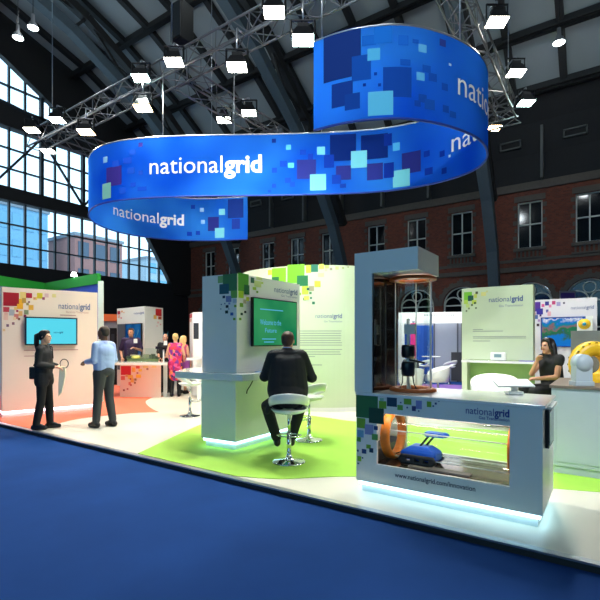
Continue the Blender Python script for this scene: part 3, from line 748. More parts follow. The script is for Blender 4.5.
for an in (-175, 5, 100):
    MB().cyl((cx+.182*cos(radians(an)), cy+.182*sin(radians(an)), DT+.03), (cx+.182*cos(radians(an)), cy+.182*sin(radians(an)), 2.11), .011 if an == 5 else .006, n=8).build('tie_rod', WHITEG, tw)
# black pipe machine inside the cylinder
pm = thing('pipe_machine', 'slender dark robot of stacked drums and cables inside the clear vertical cylinder', 'robot', (cx-.05, cy, DT))
NVY = mat('navy_black', (14, 20, 34), .3)
MB().cyl((cx-.05, cy, DT+.002), (cx-.05, cy, 1.72), .016, n=12).build('spine', WHITEG, pm)
for z0, z1 in ((1.13, 1.28), (1.32, 1.45)): MB().lathe([(0, 0), (.06, 0), (.068, .02), (.068, z1-z0-.02), (.06, z1-z0), (0, z1-z0)], (cx-.05, cy, z0), 24).build('drum', NVY, pm)
MB().box(cx-.085, cy-.02, 1.56, cx+.03, cy+.02, 1.66).build('white_module', WHITEG, pm)
MB().bar((cx-.04, cy, 1.3), (cx+.13, cy-.01, 1.27), .02).build('arm', BLACK, pm)
for s, h in ((-1, 1.2), (1, 1.24), (.3, 1.1)):
    MB().tube([(cx-.05, cy, h), (cx-.05+s*.05, cy-.02, h-.06), (cx-.05+s*.06, cy, 1.06), (cx-.05+s*.09, cy, DT+.012)], .006, 6).build('cable', WHITEG if s == .3 else BLACK, pm)
# touch screen stand on the desk
mx, my = AB(514, 4.28); 
ts = thing('touchscreen', 'white tilted touchscreen on a stand seen from behind on the display desk', 'screen', (mx, my, DT))
def ry(p, ang, c):  # rotate around z about c
    return (c[0]+(p[0]-c[0])*cos(ang)-(p[1]-c[1])*sin(ang), c[1]+(p[0]-c[0])*sin(ang)+(p[1]-c[1])*cos(ang), p[2])
def rotmb(mb, ang, c): mb.v = [ry(p, ang, c) for p in mb.v]; return mb
rotmb(MB().box(mx-.07, my-.05, DT+.001, mx+.07, my+.05, DT+.03), PSI, (mx, my)).build('foot', WHITE, ts, bevel=.006)
rotmb(MB().bar((mx, my, DT+.03), (mx, my+.02, DT+.085), .05, .03), PSI, (mx, my)).build('neck', WHITE, ts)
m = MB(); hw, t0 = .175, .012
pr = [(-.05, DT+.07), (.1, DT+.125), (.095, DT+.138), (-.055, DT+.083)]
m.add([(mx+s*hw, my+y, z) for s in (-1, 1) for y, z in pr], [(0,1,2,3),(7,6,5,4),(0,4,5,1),(1,5,6,2),(2,6,7,3),(3,7,4,0)])
rotmb(m, PSI, (mx, my)).build('display_case', mat('pale_grey_plastic', (206, 212, 214), .35), ts, bevel=.004)
# ---------------------------------------------------------------- kiosk with counter and screen
K0, K1, KB0, KB1 = -4.77, -4.16, 4.5, 6.02
kk = thing('kiosk', 'white freestanding kiosk wall with wrap counter, green squares and glowing base in the middle', 'kiosk', (-4.4, 5.6, 0))
MB().prism([(K0, KB0-.05), (K1, KB0), (K1, KB1), (K0+.06, KB1), (K0, KB1-.3)], .12, .954).build('base_cabinet', WHITE, kk)
MB().prism([(K0+.04, KB0), (K1-.04, KB0+.04), (K1-.04, KB1-.04), (K0+.06, KB1-.04)], 0, .085).build('plinth', mat('plinth_white', (226, 236, 240), .3), kk)
MB().prism([(K0+.02, KB0-.03), (K1-.015, KB0+.015), (K1-.015, KB1-.02), (K0+.05, KB1-.02)], .085, .12).build('light_strip', LED, kk)
kkt = MB().prism([(K0, KB0-.03), (K1, KB0+.02), (K1, KB1), (K0+.06, KB1), (K0, KB1-.3)], 1.05, 2.4).build('tower', WHITE, kk)
MB().prism([(-5.15, 4.3), (-4.12, 4.38), (-3.99, 4.44), (-3.93, 4.6), (-3.93, 6.0), (-4.0, 6.1), (-4.16, 6.1), (-4.74, 5.8), (-4.8, 5.15), (-5.55, 5.1), (-5.6, 4.9)], .955, 1.049).build('counter_top', WHITEG, kk, bevel=.006)
ke = Surf([(K0, KB0-.03), (K1, KB0+.02)], -1); ks = Surf([(K1, KB0+.02), (K1, KB1)], -1)
ke.art('square_print', [(223, 274, 237.3, 291, (60, 124, 76)), (218, 276, 223, 283, (130, 178, 110)), (219.5, 284, 229, 294, (30, 88, 104)), (231, 290.5, 237.3, 298, (112, 170, 70)), (226, 296, 231.5, 302, (126, 134, 180)), (233, 299, 237, 303, (190, 200, 210)),
    sq(224, 297, 2.6, (24, 50, 80)), sq(227.3, 306.5, 2.8, (20, 40, 50)), sq(226.8, 312, 3, (20, 50, 46)), sq(232, 314, 3, (56, 90, 160)), sq(221.5, 304.5, 1.2, NV), sq(225, 303.6, 1.2, NV), sq(221, 309, 1, NV), sq(235.5, 306, 2.4, LM), sq(229, 309, 1, NV), sq(234.5, 319, 2.4, LM), sq(229.5, 303.5, 2, LI)], kkt)
ks.art('square_print', [(238, 273.5, 248.5, 291.5, (84, 158, 50)), (244, 285, 249.3, 294.5, (26, 98, 58)), (238.3, 291, 243.5, 298, (180, 214, 50)), (250.5, 277.5, 254, 283, (50, 110, 80)), (254, 281, 261, 287, (214, 226, 150)), (252.5, 287, 256, 290, (180, 214, 70)),
    (246, 297, 249, 301, (200, 216, 60)), (239.5, 303, 243, 307, LM), sq(241.5, 314, 2.4, DG), sq(245, 312, 2.2, (20, 40, 40)), sq(240, 319, 2.4, LM), (256, 277, 262, 280, (220, 228, 160)), (243, 299.5, 246, 303.5, (190, 180, 150)), sq(257, 292, 2, LM), sq(262, 283, 2, (200, 214, 120))], kkt)
px_text(ks, LG, 274, 297, 293.5, 288, 'lettering', LOGOG, kkt)
px_text(ks, text_mesh('Gas Transmission', .0), 281, 297, 297.5, 295.6, 'lettering', LOGOG, kkt)
tv = thing('wall_television', 'green-lit television on the kiosk wall in front of the seated man', 'television', (K1, 5.3, 1.76))
MB().box(K1+.025, 4.78, 1.41, K1+.07, 5.84, 2.1).build('casing', BLACK, tv)
MB().box(K1+.001, 5.1, 1.6, K1+.0249, 5.5, 1.9).build('mount', DARK, tv)
def screen_mat(name, c1, c2, st):
    m = emit(name, c1, st); nt = m.node_tree; e = [n for n in nt.nodes if n.type == 'EMISSION'][0]
    tc = nt.nodes.new('ShaderNodeTexCoord'); n = nt.nodes.new('ShaderNodeTexNoise'); n.inputs['Scale'].default_value = 1.6
    r = nt.nodes.new('ShaderNodeValToRGB'); r.color_ramp.elements[0].position = .35; r.color_ramp.elements[1].position = .65
    r.color_ramp.elements[0].color = (*srgb(c1), 1); r.color_ramp.elements[1].color = (*srgb(c2), 1)
    nt.links.new(tc.outputs['Object'], n.inputs[0]); nt.links.new(n.outputs['Fac'], r.inputs[0]); nt.links.new(r.outputs[0], e.inputs[0]); return m
MB().box(K1+.07, 4.795, 1.425, K1+.073, 5.825, 2.085).build('display', screen_mat('green_screen', (20, 128, 84), (60, 160, 100), .8), tv)
tsf = Surf([(K1+.073, 4.78), (K1+.073, 5.84)], -1)
SI = emit('screen_ink', (90, 180, 220), .9)
for s, x0, x1, yb, yt in (('Welcome to the', 260, 281, 325, 319.5), ('Future', 265, 276.5, 332.5, 328)):
    px_text(tsf, text_mesh(s, .01), x0, x1, yb, yt, 'screen_text', SI, tv, off=.002)
mb = MB()
for x0, x1, y in ((260, 283, 310), (262, 276, 339), (264, 274, 342)): tsf.pxrect(mb, x0, y-.5, x1, y+.5, None, .002)
mb.build('screen_text', SI, tv, fix=False)
bk = thing('brochure', 'blue brochure lying on the kiosk counter beside the seated man', 'brochure', (-4.0, 5.1, 1.05))
MB().prism([(-4.13, 4.86), (-3.96, 4.84), (-3.94, 5.35), (-4.13, 5.35)], 1.0495, 1.056).build('cover', mat('brochure_blue', (30, 120, 210), .3), bk)
tag(MB().tube([(K1+.01, 4.8, .98), (K1+.03, 4.82, .93), (K1+.015, 4.78, .86), (K1+.012, 4.72, .8), (K1+.02, 4.7, .76)], .008, 6).build('power_cable', BLACK), 'short black cable dangling under the kiosk counter', 'cable')
# ---------------------------------------------------------------- curved wall behind
cwp = catmull([(-7.25, 8.0), (-6.75, 7.72), (-6.1, 7.62), (-5.4, 7.75), (-4.9, 8.0), (-4.5, 8.35), (-4.3, 8.8)], 5)
CW = Surf(cwp, -1); CWH = 3.06
cw = thing('curved_wall', 'tall curved pale green exhibition wall with green squares and small text behind the kiosk', 'exhibition wall', (-5.4, 7.8, 0))
vs = []
for z in (0, CWH):
    for off in (0, -.08): vs += [CW.pos(CW.s[i], z, off) for i in range(len(cwp))]
n_ = len(cwp); fs = []
for i in range(n_-1):
    A, B, C, D = i, n_+i, 2*n_+i, 3*n_+i
    fs += [(A, A+1, C+1, C), (B, D, D+1, B+1), (C, C+1, D+1, D), (A, B, B+1, A+1)]
fs += [(0, 2*n_, 3*n_, n_), (n_-1, 2*n_-1, 4*n_-1, 3*n_-1)]
cwf = MB().add(vs, fs).build('panel', GREENWH, cw)
CW.art('square_print', [(272, 268, 286, 282.5, (130, 196, 34)), (287.5, 264.5, 304.5, 283, (118, 190, 34)), (297, 275.5, 308, 286, (26, 112, 62)), (306, 265, 311, 273, (196, 222, 60)), (311, 264.5, 318, 272, (40, 120, 90)), (293, 287, 299.5, 294, (170, 164, 140)), (302, 286, 308.5, 294.5, (190, 216, 60)),
    (309, 286, 314, 291, (160, 150, 120)), (314.5, 281, 320.5, 287, (206, 224, 60)), (319, 264, 324, 269, (208, 226, 90)), (325, 265, 329, 268.5, (190, 200, 110)), (318, 273, 324, 277, (226, 232, 150)), (272, 277, 279, 281, (40, 110, 60)), (268, 270, 272, 275, (210, 226, 70)), (289, 284, 293, 288, (200, 220, 90)),
    sq(310.5, 293, 2.4, (70, 130, 80)), sq(308, 289, 2.6, (30, 90, 70)), sq(313.5, 303, 2.8, (40, 110, 80)), sq(304.5, 299, 2.6, (40, 120, 80)), sq(298, 303, 2.6, (40, 120, 90)), sq(294, 306.5, 2.6, (40, 110, 80)), sq(300, 294, 2.4, LM), sq(311, 298, 2, (60, 120, 90)), sq(326, 270, 2.4, (200, 200, 160)), sq(331, 269, 2.6, (160, 150, 130)), sq(337, 268, 3.4, (200, 214, 130)), sq(343, 268, 2, (170, 180, 120)), sq(348, 267, 1.6, (170, 180, 120)), (304, 296, 309, 300, (206, 222, 90))], cwf)
px_text(CW, LG, 315.5, 342, 318, 313.5, 'lettering', LOGOG, cwf)
px_text(CW, text_mesh('Gas Transmission', 0), 324, 342, 322.3, 320.4, 'lettering', LOGOG, cwf)
mb = MB()
random.seed(3)
for i in range(7): CW.pxrect(mb, 298.5, 331+i*2.35-.35, 342-random.random()*2, 331+i*2.35+.35, None, .004)
for i in range(4): CW.pxrect(mb, 298.5, 349.5+i*2.35-.35, (342, 340, 341, 315)[i], 349.5+i*2.35+.35, None, .004)
CW.pxrect(mb, 310, 364.5, 322, 365.3, None, .004)
mb.build('body_text', INKG, cwf, fix=False)
MB().add([CW.pos(CW.hit(286.8)[0], z, .003) for z in (.02, CWH)]+[CW.pos(CW.hit(287.3)[0], z, .003) for z in (CWH, .02)], [(0, 1, 2, 3)]).build('seam', mat('seam_grey_green', (180, 190, 160), .7), cw, fix=False)  # panel joint drawn in a slightly darker green
MB().add([CW.pos(s, z, .002) for s in CW.s for z in (0, .09)], [(2*i, 2*i+2, 2*i+3, 2*i+1) for i in range(n_-1)]).build('kickboard', WHITE, cw, fix=False)
# ---------------------------------------------------------------- left wall with television
P, Q = G(2, 412, .12), G(97.5, 404, .12)
ex = Vector(Q)-Vector(P); exn = ex.normalized(); nrm = Vector((-exn.y, exn.x))   # towards the left/back
lw = thing('exhibition_wall', 'peach-white exhibition wall with red and yellow squares at far left', 'exhibition wall', ((P[0]+Q[0])/2, (P[1]+Q[1])/2, 0))
P2, Q2 = Vector(P)+nrm*.3, Vector(Q)+nrm*.3
lwf = MB().prism([P, Q, Q2, P2], .12, 2.52).build('panel', PEACH, lw)
pin = [Vector(P)+nrm*.04, Vector(Q)+nrm*.04-exn*.03, Q2-exn*.03, P2]
MB().prism(pin, 0, .08).build('plinth', WHITE, lw)
pin2 = [Vector(P)+nrm*.02, Vector(Q)+nrm*.02-exn*.01, Q2-exn*.02, P2]
MB().prism(pin2, .08, .12).build('light_strip', LEDP, lw)
LW = Surf([P, Q], -1)
RD, YL, OR, PK = (176, 22, 44), (232, 196, 50), (244, 176, 40), (232, 150, 140)
LW.art('square_print', [(3.3, 292.5, 19, 306, RD), (26, 293, 32, 298, (188, 34, 60)), (3.2, 307, 9.5, 312, (200, 60, 76)), (20, 292, 26, 299, (240, 212, 130)), (19, 299, 23.5, 304, OR), (22, 298, 26, 303, (196, 150, 70)), (37, 293, 42.5, 298.5, (226, 206, 50)), (33, 297, 37, 300, (240, 214, 110)), (17, 304, 23, 309, OR), (28.5, 305, 33.5, 310, (246, 186, 70)), (9, 309.5, 14.5, 315.5, (184, 184, 190)),
    (24, 310, 28.5, 314.5, (140, 150, 110)), (14, 314, 18.5, 319, (220, 130, 120)), (18.5, 311, 22.5, 316, (244, 184, 110)), (44.5, 293.5, 48.5, 297.5, (230, 190, 190)), sq(43.5, 298.5, 2.6, (170, 90, 120)), sq(17.2, 311, 2.2, (180, 50, 90)), sq(25, 316, 2.6, (150, 30, 80)), sq(19, 319, 2.4, (150, 90, 70)), sq(13.2, 323.5, 2.6, (150, 100, 110)), sq(7.6, 325.5, 2.6, (130, 90, 110)), sq(27.5, 304, 2.6, (170, 150, 90)), sq(29, 302, 1.8, (150, 90, 110)), sq(34.5, 298.5, 2, PK),
    (52, 294, 56, 297.5, (240, 222, 150)), (3.5, 315, 8, 320, (244, 200, 180)), sq(4, 330, 2.4, (236, 200, 150)), (14, 307, 17, 310, (240, 200, 120)), (4, 312.5, 8, 315, (242, 190, 170)), (13, 317, 16, 320, (245, 214, 170))], lwf)
px_text(LW, LG, 58.5, 90, 309.3, 303, 'lettering', LOGOG, lwf)
px_text(LW, text_mesh('Electricity Transmission', 0), 66, 88.5, 313.2, 311.2, 'lettering', mat('tan_ink', (200, 150, 140), .5), lwf)
px_text(LW, text_mesh('Connecting you', 0), 61, 75.5, 318.8, 316.8, 'lettering', mat('tan_ink', (200, 150, 140), .5), lwf) if False else None
mb = MB()
for x0, x1, y in ((60, 76, 315.3), (24, 78, 350), (24, 40, 356)): LW.pxrect(mb, x0, y-.4, x1, y+.4, None, .004)
mb.build('body_text', mat('tan_ink', (200, 150, 140), .5), lwf, fix=False)
h0, h1 = LW.hit(24.5), LW.hit(76.5)
def wallbox(S_, t0, t1, z0, z1, o0, o1, col=None):
    A = [S_.pos(t0, 0, o0), S_.pos(t1, 0, o0), S_.pos(t1, 0, o1), S_.pos(t0, 0, o1)]
    return MB().prism([(a.x, a.y) for a in A], z0, z1, col)
tvz0, tvz1 = ZZ(345, (h0[1]+h1[1])/2), ZZ(317.5, (h0[1]+h1[1])/2)
tl = thing('wall_television', 'bright cyan television on the peach wall at far left', 'television', tuple(LW.pos((h0[0]+h1[0])/2, tvz0, 0)))
wallbox(LW, h0[0], h1[0], tvz0, tvz1, .03, .08).build('casing', mat('blue_black', (16, 34, 56), .3), tl)
wallbox(LW, h0[0]+.4, h1[0]-.4, tvz0+.2, tvz1-.2, .001, .0299).build('mount', DARK, tl)
wallbox(LW, h0[0]+.025, h1[0]-.025, tvz0+.025, tvz1-.025, .08, .084).build('display', emit('cyan_screen', (92, 222, 244), .95), tl)
LWs = Surf([LW.pos(0, 0, .084).to_2d(), LW.pos(LW.L, 0, .084).to_2d()], -1)
px_text(LWs, LG, 53.5, 63, 333.2, 331.2, 'screen_text', emit('screen_blue_ink', (30, 90, 150), .6), tl, off=.002)
# ---------------------------------------------------------------- neighbour stand behind the left wall
ne = thing('neighbour_stand', 'green topped white stand behind the far left wall', 'exhibition stand', AB(45, 13.4)+(0,))
NP = [AB(-60, 10.4), AB(45, 13.6), AB(97, 11.6)]
for i in range(2):
    S_ = Surf([NP[i], NP[i+1]], -1)
    wallbox(S_, 0, S_.L, 2.95, 3.22, 0, -.1).build('fascia', mat('green_fascia', (28, 140, 44), .5), ne)
    wallbox(S_, 0, S_.L, 0, 2.949, -.02, -.1).build('wall', mat('pale_blue_wall', (170, 196, 224), .5) if i == 0 else mat('royal_blue_wall', (40, 74, 180), .5), ne)
x, y = AB(100.5, 10.8)
MB().prism([AB(98, 10.9), AB(103.4, 10.9), AB(103.8, 11.1), AB(98.4, 11.1)], 0, 2.93).build('post', mat('pale_post', (206, 224, 214), .4), ne)
x, y = AB(74, 12.4); sl = thing('stand_spotlight', 'small white spotlight on the green fascia at left', 'spotlight', (x, y, 3.22))
MB().cyl((x, y, 3.19), (x, y, 3.26), .012, n=8).build('stem', ALU, sl); MB().lathe([(0, .1), (.05, .1), (.08, 0), (0, .0)], (x, y, 3.26), 16).build('lamp_head', LENS_P, sl)
# orange fascia booth
ob = thing('orange_booth', 'booth with orange fascia and dark opening left of the model desk', 'exhibition stand', AB(112, 15)+(0,))
OS = Surf([AB(96, 14.8), AB(124, 15.2)], -1)
wallbox(OS, 0, OS.L, 2.13, 2.36, .06, -.1).build('fascia', mat('orange_fascia', (232, 110, 50), .5), ob)
wallbox(OS, 0, OS.L, 0, 2.129, 0, -.06).build('back_wall', mat('grey_wall', (150, 152, 156), .6), ob)
wallbox(OS, .42, .72, 0, 1.9, .01, .03).build('dark_opening', mat('opening_black', (10, 12, 14), .5), ob)
wallbox(OS, .46, .56, .3, 1.7, .031, .04).build('poster', mat('poster_dark', (54, 60, 66), .4), ob)
# ---------------------------------------------------------------- model desk and its totem
A_, B_, C_ = G(120, 397), G(161, 397.6), None
fw = Vector(AB(300, 1)).normalized()
A2 = (Vector(A_)+Vector(AB(160, 1)).normalized()*.7); B2 = (Vector(B_)+Vector(AB(161, 1)).normalized()*.7)
md = thing('model_desk', 'peach-white counter with red and yellow squares at back left', 'desk', ((A_[0]+B_[0])/2, (A_[1]+B_[1])/2, 0))
mdf = MB().prism([A_, B_, B2, A2], 0, .86).build('body', PEACH, md)
MS = Surf([A_, B_], -1)
Aw, Bw = G(113, 365.3, .86), G(167.5, 365.3, .86)
Awb = Vector(Aw)+Vector(AB(150, 1)).normalized()*.8; Bwb = Vector(Bw)+Vector(AB(167, 1)).normalized()*.8
MB().prism([Aw, Bw, Bwb, Awb], .8605, .93).build('worktop', WHITEG, md)
MB().prism([AB(163.3, 11.9), AB(167.3, 11.9), AB(167.3, 12.5), AB(163.3, 12.5)], 0, .86).build('end_leg', mat('pale_grey_plastic', (206, 212, 214), .35), md)
MS.art('square_print', [(121, 366, 131, 375, (206, 34, 50)), (136, 366, 139.8, 368.6, (220, 90, 70)), (121, 376, 125, 380, (224, 110, 100)), (132, 367.5, 135.5, 372, (246, 190, 90)), (138.5, 369, 142, 371.5, (246, 210, 80)), (128, 375, 133, 379, (246, 206, 90)), (136, 374.5, 141, 377.8, (246, 206, 60)), (130.5, 378.5, 134, 382.5, (244, 190, 90)), (128.5, 382, 131, 385, (226, 130, 110)), (143, 365.8, 148, 368, (244, 214, 140)), (152, 365.8, 156.5, 367.6, (246, 224, 150)),
    sq(147.5, 369, 2, (170, 120, 110)), sq(130.5, 379, 1.6, (180, 60, 70)), sq(135.5, 379.5, 2.2, (170, 130, 80)), sq(135, 382.8, 1.8, (170, 110, 60)), sq(131, 385, 1.8, (190, 90, 90)), sq(127.6, 389, 1.8, (200, 120, 120)), sq(124, 390.2, 1.8, (150, 70, 60)), sq(137.5, 373, 1.8, (190, 120, 140)), (125.5, 374.5, 128, 377, (236, 170, 120))], mdf)
tt = thing('totem', 'cream totem wall with dark blue screen behind the man at the model desk', 'exhibition wall', AB(145, 13)+(0,))
T0, T1, T2 = AB(117, 14.8), AB(145, 13.7), AB(163, 14.5)
MB().prism([T0, T1, T2, AB(140, 15.6)], 0, 2.53).build('body', CREAM, tt)
TS, TS2 = Surf([T0, T1], -1), Surf([T1, T2], -1)
TS.art('square_print', [(117.6, 311, 120.3, 314.5, (190, 40, 50)), sq(122, 311.5, 1.8, (236, 170, 110)), (118, 315, 120, 318, (240, 180, 140)), sq(124, 312.5, 1.2, (236, 180, 120)), sq(121.3, 318, 1.4, (220, 120, 110)), (117.4, 324, 129, 370, (96, 104, 112))], tt)
TS2.art('square_print', [(155.5, 309, 161.5, 316, (216, 40, 40)), (153.5, 315, 156.5, 319, (246, 190, 90)), (158, 316.5, 161.5, 319.5, (246, 140, 70)), sq(159.7, 318, 1.8, (180, 70, 70)), sq(158, 322.5, 1.8, (240, 190, 180)), sq(160.5, 324.5, 1.4, (240, 170, 160)), sq(157, 326, 1.2, (240, 190, 180))], tt)
px_text(TS, LG, 134, 144, 314, 311.8, 'lettering', LOGOG, tt)
TS_=0; a0, a1 = TS.hit(126.5), TS.hit(142.6); d_ = (a0[1]+a1[1])/2
tb = thing('wall_television', 'dark blue television behind the man at the model desk', 'television', tuple(TS.pos((a0[0]+a1[0])/2, 1.5, 0)))
wallbox(TS, a0[0], a1[0], .9, ZZ(323.5, d_), .002, .05).build('casing', BLACK, tb)
wallbox(TS, a0[0]+.03, a1[0]-.03, .95, ZZ(324.3, d_), .05, .053).build('display', screen_mat('deep_blue_screen', (20, 70, 130), (50, 130, 200), .6), tb)
# architectural model in a glass box
ML, MR = G(128, 360, .93), G(158, 360, .93); ml0, mr0 = Vector(AB(127, 12.05)), Vector(AB(158.5, 12.05)); dpv = Vector(AB(143, 1))*1.0
dpv = dpv.normalized()*.4
sm = thing('scale_model', 'green landscape model with tiny buildings in a clear case on the model desk', 'model', ((ml0+mr0)/2).to_tuple()+(.93,))
MB().prism([ml0, mr0, mr0+dpv, ml0+dpv], .9305, 1.0).build('base', mat('model_green', (92, 112, 70), .8, noise=.4, nscale=14), sm)
hz = MB(); random.seed(5)
for i in range(26):
    q = ml0+(mr0-ml0)*random.uniform(.05, .95)+dpv*random.uniform(.1, .9); hh = random.uniform(.03, .13); w = random.uniform(.02, .06)
    hz.box(q.x-w, q.y-w, .995, q.x+w, q.y+w, 1.0+hh, random.choice([(150, 160, 130), (96, 110, 84), (196, 190, 160), (70, 90, 70)]))
hz.build('miniature_buildings', colmat(), sm)
q = ml0+(mr0-ml0)*.28+dpv*.25
MB().ball((q.x, q.y, 1.03), (.16, .1, .05), 12).build('yellow_mound', mat('yellow_mound', (214, 204, 96), .7), sm)
cz = MB()
P4 = [ml0, mr0, mr0+dpv, ml0+dpv]
for i in range(4):
    a, b = P4[i], P4[(i+1) % 4]; cz.add([(a.x, a.y, 1.001), (b.x, b.y, 1.001), (b.x, b.y, 1.28), (a.x, a.y, 1.28)], [(0, 1, 2, 3)])
cz.build('clear_case', GL, sm, fix=False)
# tablet on the desk by the visitors
x, y = AB(157.5, 12.0)
tp = thing('tablet_stand', 'black tablet on a white stand at the right end of the model desk', 'tablet', (x+.15, y, .93))
MB().cyl((x+.25, y, .9305), (x+.25, y, 1.25), .02, n=10).build('stand', WHITE, tp)
MB().box(x+.02, y-.08, 1.26, x+.3, y+.06, 1.33).build('tablet', BLACK, tp)
# right-hand totem and counter beyond the kiosk
rt = thing('totem', 'white totem wall with a dark panel just left of the kiosk', 'exhibition wall', AB(205, 12.2)+(0,))
R0, R1, R2 = AB(189.7, 13.0), AB(193, 12.2), AB(215, 12.0)
MB().prism([R0, R1, R2, AB(212, 13.4)], 0, 2.25).build('body', WHITE, rt)
RS = Surf([R1, R2], -1); RS0 = Surf([R0, R1], -1)
RS.art('dark_panel', [(193.6, 323, 198.8, 339, (44, 50, 56))], rt)
RS0.art('square_print', [(189.8, 314, 192.2, 318, (200, 60, 60)), (190, 319, 191.6, 322, (236, 170, 130))], rt)
rc = thing('side_counter', 'low white counter in front of the white totem left of the kiosk', 'counter', AB(200, 11.4)+(0,))
MB().prism([AB(186.5, 11.3), AB(212, 11.3), AB(212, 11.9), AB(187, 11.9)], .99, 1.05).build('top', WHITEG, rc)
MB().prism([AB(197, 11.4), AB(212, 11.4), AB(212, 11.8), AB(197, 11.8)], 0, .99).build('pedestal', WHITE, rc)
# ---------------------------------------------------------------- tall stand panel with shelf (middle right)
X0, X1, PB = -2.86, -1.37, 10.8
gp = thing('shelf_wall', 'pale green exhibition wall with lit shelf recess behind the display desk', 'exhibition wall', ((X0+X1)/2, PB, 0))
gpf = MB().box(X0, PB, 1.06, X1, PB+.3, 2.7).build('upper_panel', GREENWH, gp)
MB().box(X0, PB, 0, X0+.12, PB+.3, 1.06).build('side_leg', GREENWH, gp)
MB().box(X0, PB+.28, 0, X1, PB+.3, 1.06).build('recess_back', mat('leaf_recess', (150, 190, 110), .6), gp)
MB().box(X0+.1, PB-.42, 1.0, X1+.15, PB-.001, 1.05).build('shelf', WHITEG, gp)
GS = Surf([(X0, PB), (X1, PB)], -1)
GS.art('square_print', [(464, 292, 472, 300, (120, 190, 40)), (468, 295.5, 473.5, 301, (24, 84, 60)), (464, 300, 468, 304, (190, 212, 80)), (472, 300, 476.5, 304, (200, 216, 80)), (475.5, 291.5, 478, 294, (80, 80, 50)), (474, 294, 477, 298, (200, 210, 90)), (481, 292, 486, 296, (226, 220, 140)), sq(475, 303, 2, (60, 90, 50)), sq(472, 305, 2, (90, 110, 60)), sq(476, 308, 1.6, (60, 80, 60)), sq(469, 308.5, 1.8, (130, 140, 90)), sq(466.5, 311, 1.6, (90, 100, 70)), (466, 304, 469.5, 307.5, (206, 220, 130)), sq(487, 291.5, 2, (210, 210, 150))], gpf)
px_text(GS, LG, 489, 523, 301.5, 296, 'lettering', mat('logo_mid', (80, 100, 150), .5), gpf)
px_text(GS, text_mesh('Gas Transmission', 0), 499, 523, 306.5, 304.2, 'lettering', LOGOG, gpf)
mb = MB()
for x0, x1, y in ((473, 483, 329.6), (473, 503, 331.2), (473, 526, 336.5), (473, 526, 338), (473, 490, 341)): GS.pxrect(mb, x0, y-.3, x1, y+.3, None, .004)
mb.build('body_text', INKG, gpf, fix=False)
hx0, hx1 = onb(490, PB-.2)[0], onb(506, PB-.2)[0]
hs = thing('tablet_holder', 'white rounded tablet holder on the shelf of the pale green wall', 'tablet', ((hx0+hx1)/2, PB-.2, 1.05))
MB().box(hx0, PB-.22, 1.052, hx1, PB-.12, 1.23).build('holder', WHITEG, hs, bevel=.03)
MB().box(hx0+.09, PB-.226, 1.12, hx1-.09, PB-.2205, 1.19).build('screen', mat('grey_screen', (120, 150, 160), .3), hs)
xx = onb(527, PB-.25)[0]
tag(MB().box(xx-.15, PB-.35, 1.051, xx+.15, PB-.1, 1.062).build('leaflet', mat('lilac_paper', (120, 110, 190), .5)), 'lilac leaflet on the right end of the shelf', 'leaflet')
# purple themed wall
PBB = 13.6
q0, q1 = onb(531, PBB)[0], onb(597, PBB)[0]
pw = thing('exhibition_wall', 'white exhibition wall with purple squares and landscape screen at far right', 'exhibition wall', ((q0+q1)/2, PBB, 0))
MB().box(q0-.3, PBB, 0, q1, PBB+.25, 2.58).build('panel', mat('mauve_white', (226, 222, 228), .5), pw)
PSf = Surf([(q0-.3, PBB), (q1, PBB)], -1)
PSf.art('square_print', [(533, 302, 540.5, 311.5, (78, 24, 140)), (536.5, 308.5, 543, 314.5, (40, 30, 150)), (541.5, 304, 544.5, 307, (216, 90, 150)), (545, 301.5, 549, 305.5, (50, 40, 140)), (552, 301, 555.5, 304.5, (200, 60, 120)), (556.5, 302, 560.5, 306, (160, 150, 200)), (549, 304.5, 551.5, 307.5, (220, 130, 170)), (546, 309.5, 548.5, 312.5, (90, 90, 160)), (547.5, 311.5, 551, 316, (226, 170, 180)), (534, 315, 538, 319, (80, 110, 170)), sq(534.3, 314, 2.4, (200, 70, 90)), sq(540.5, 315.5, 2, (60, 50, 110)), sq(539, 320.5, 2.4, (180, 140, 190)), sq(538, 325, 2.6, (70, 50, 60)), sq(534, 327.4, 2, (40, 40, 60)), sq(564, 303, 2, (90, 90, 110))], pw)
px_text(PSf, LG, 571, 594, 309, 305.5, 'lettering', LOGOG, pw)
e0, e1 = onb(541, PBB)[0], onb(587, PBB)[0]
ls = thing('wall_television', 'large landscape picture screen in blue and green on the purple squared wall', 'television', ((e0+e1)/2, PBB, 1.5))
d_ = onb(564, PBB)[2]; z1_ = ZZ(317, d_)
MB().box(e0, PBB-.06, ZZ(347, d_), e1, PBB-.002, z1_).build('casing', mat('blue_casing', (20, 60, 140), .4), ls)
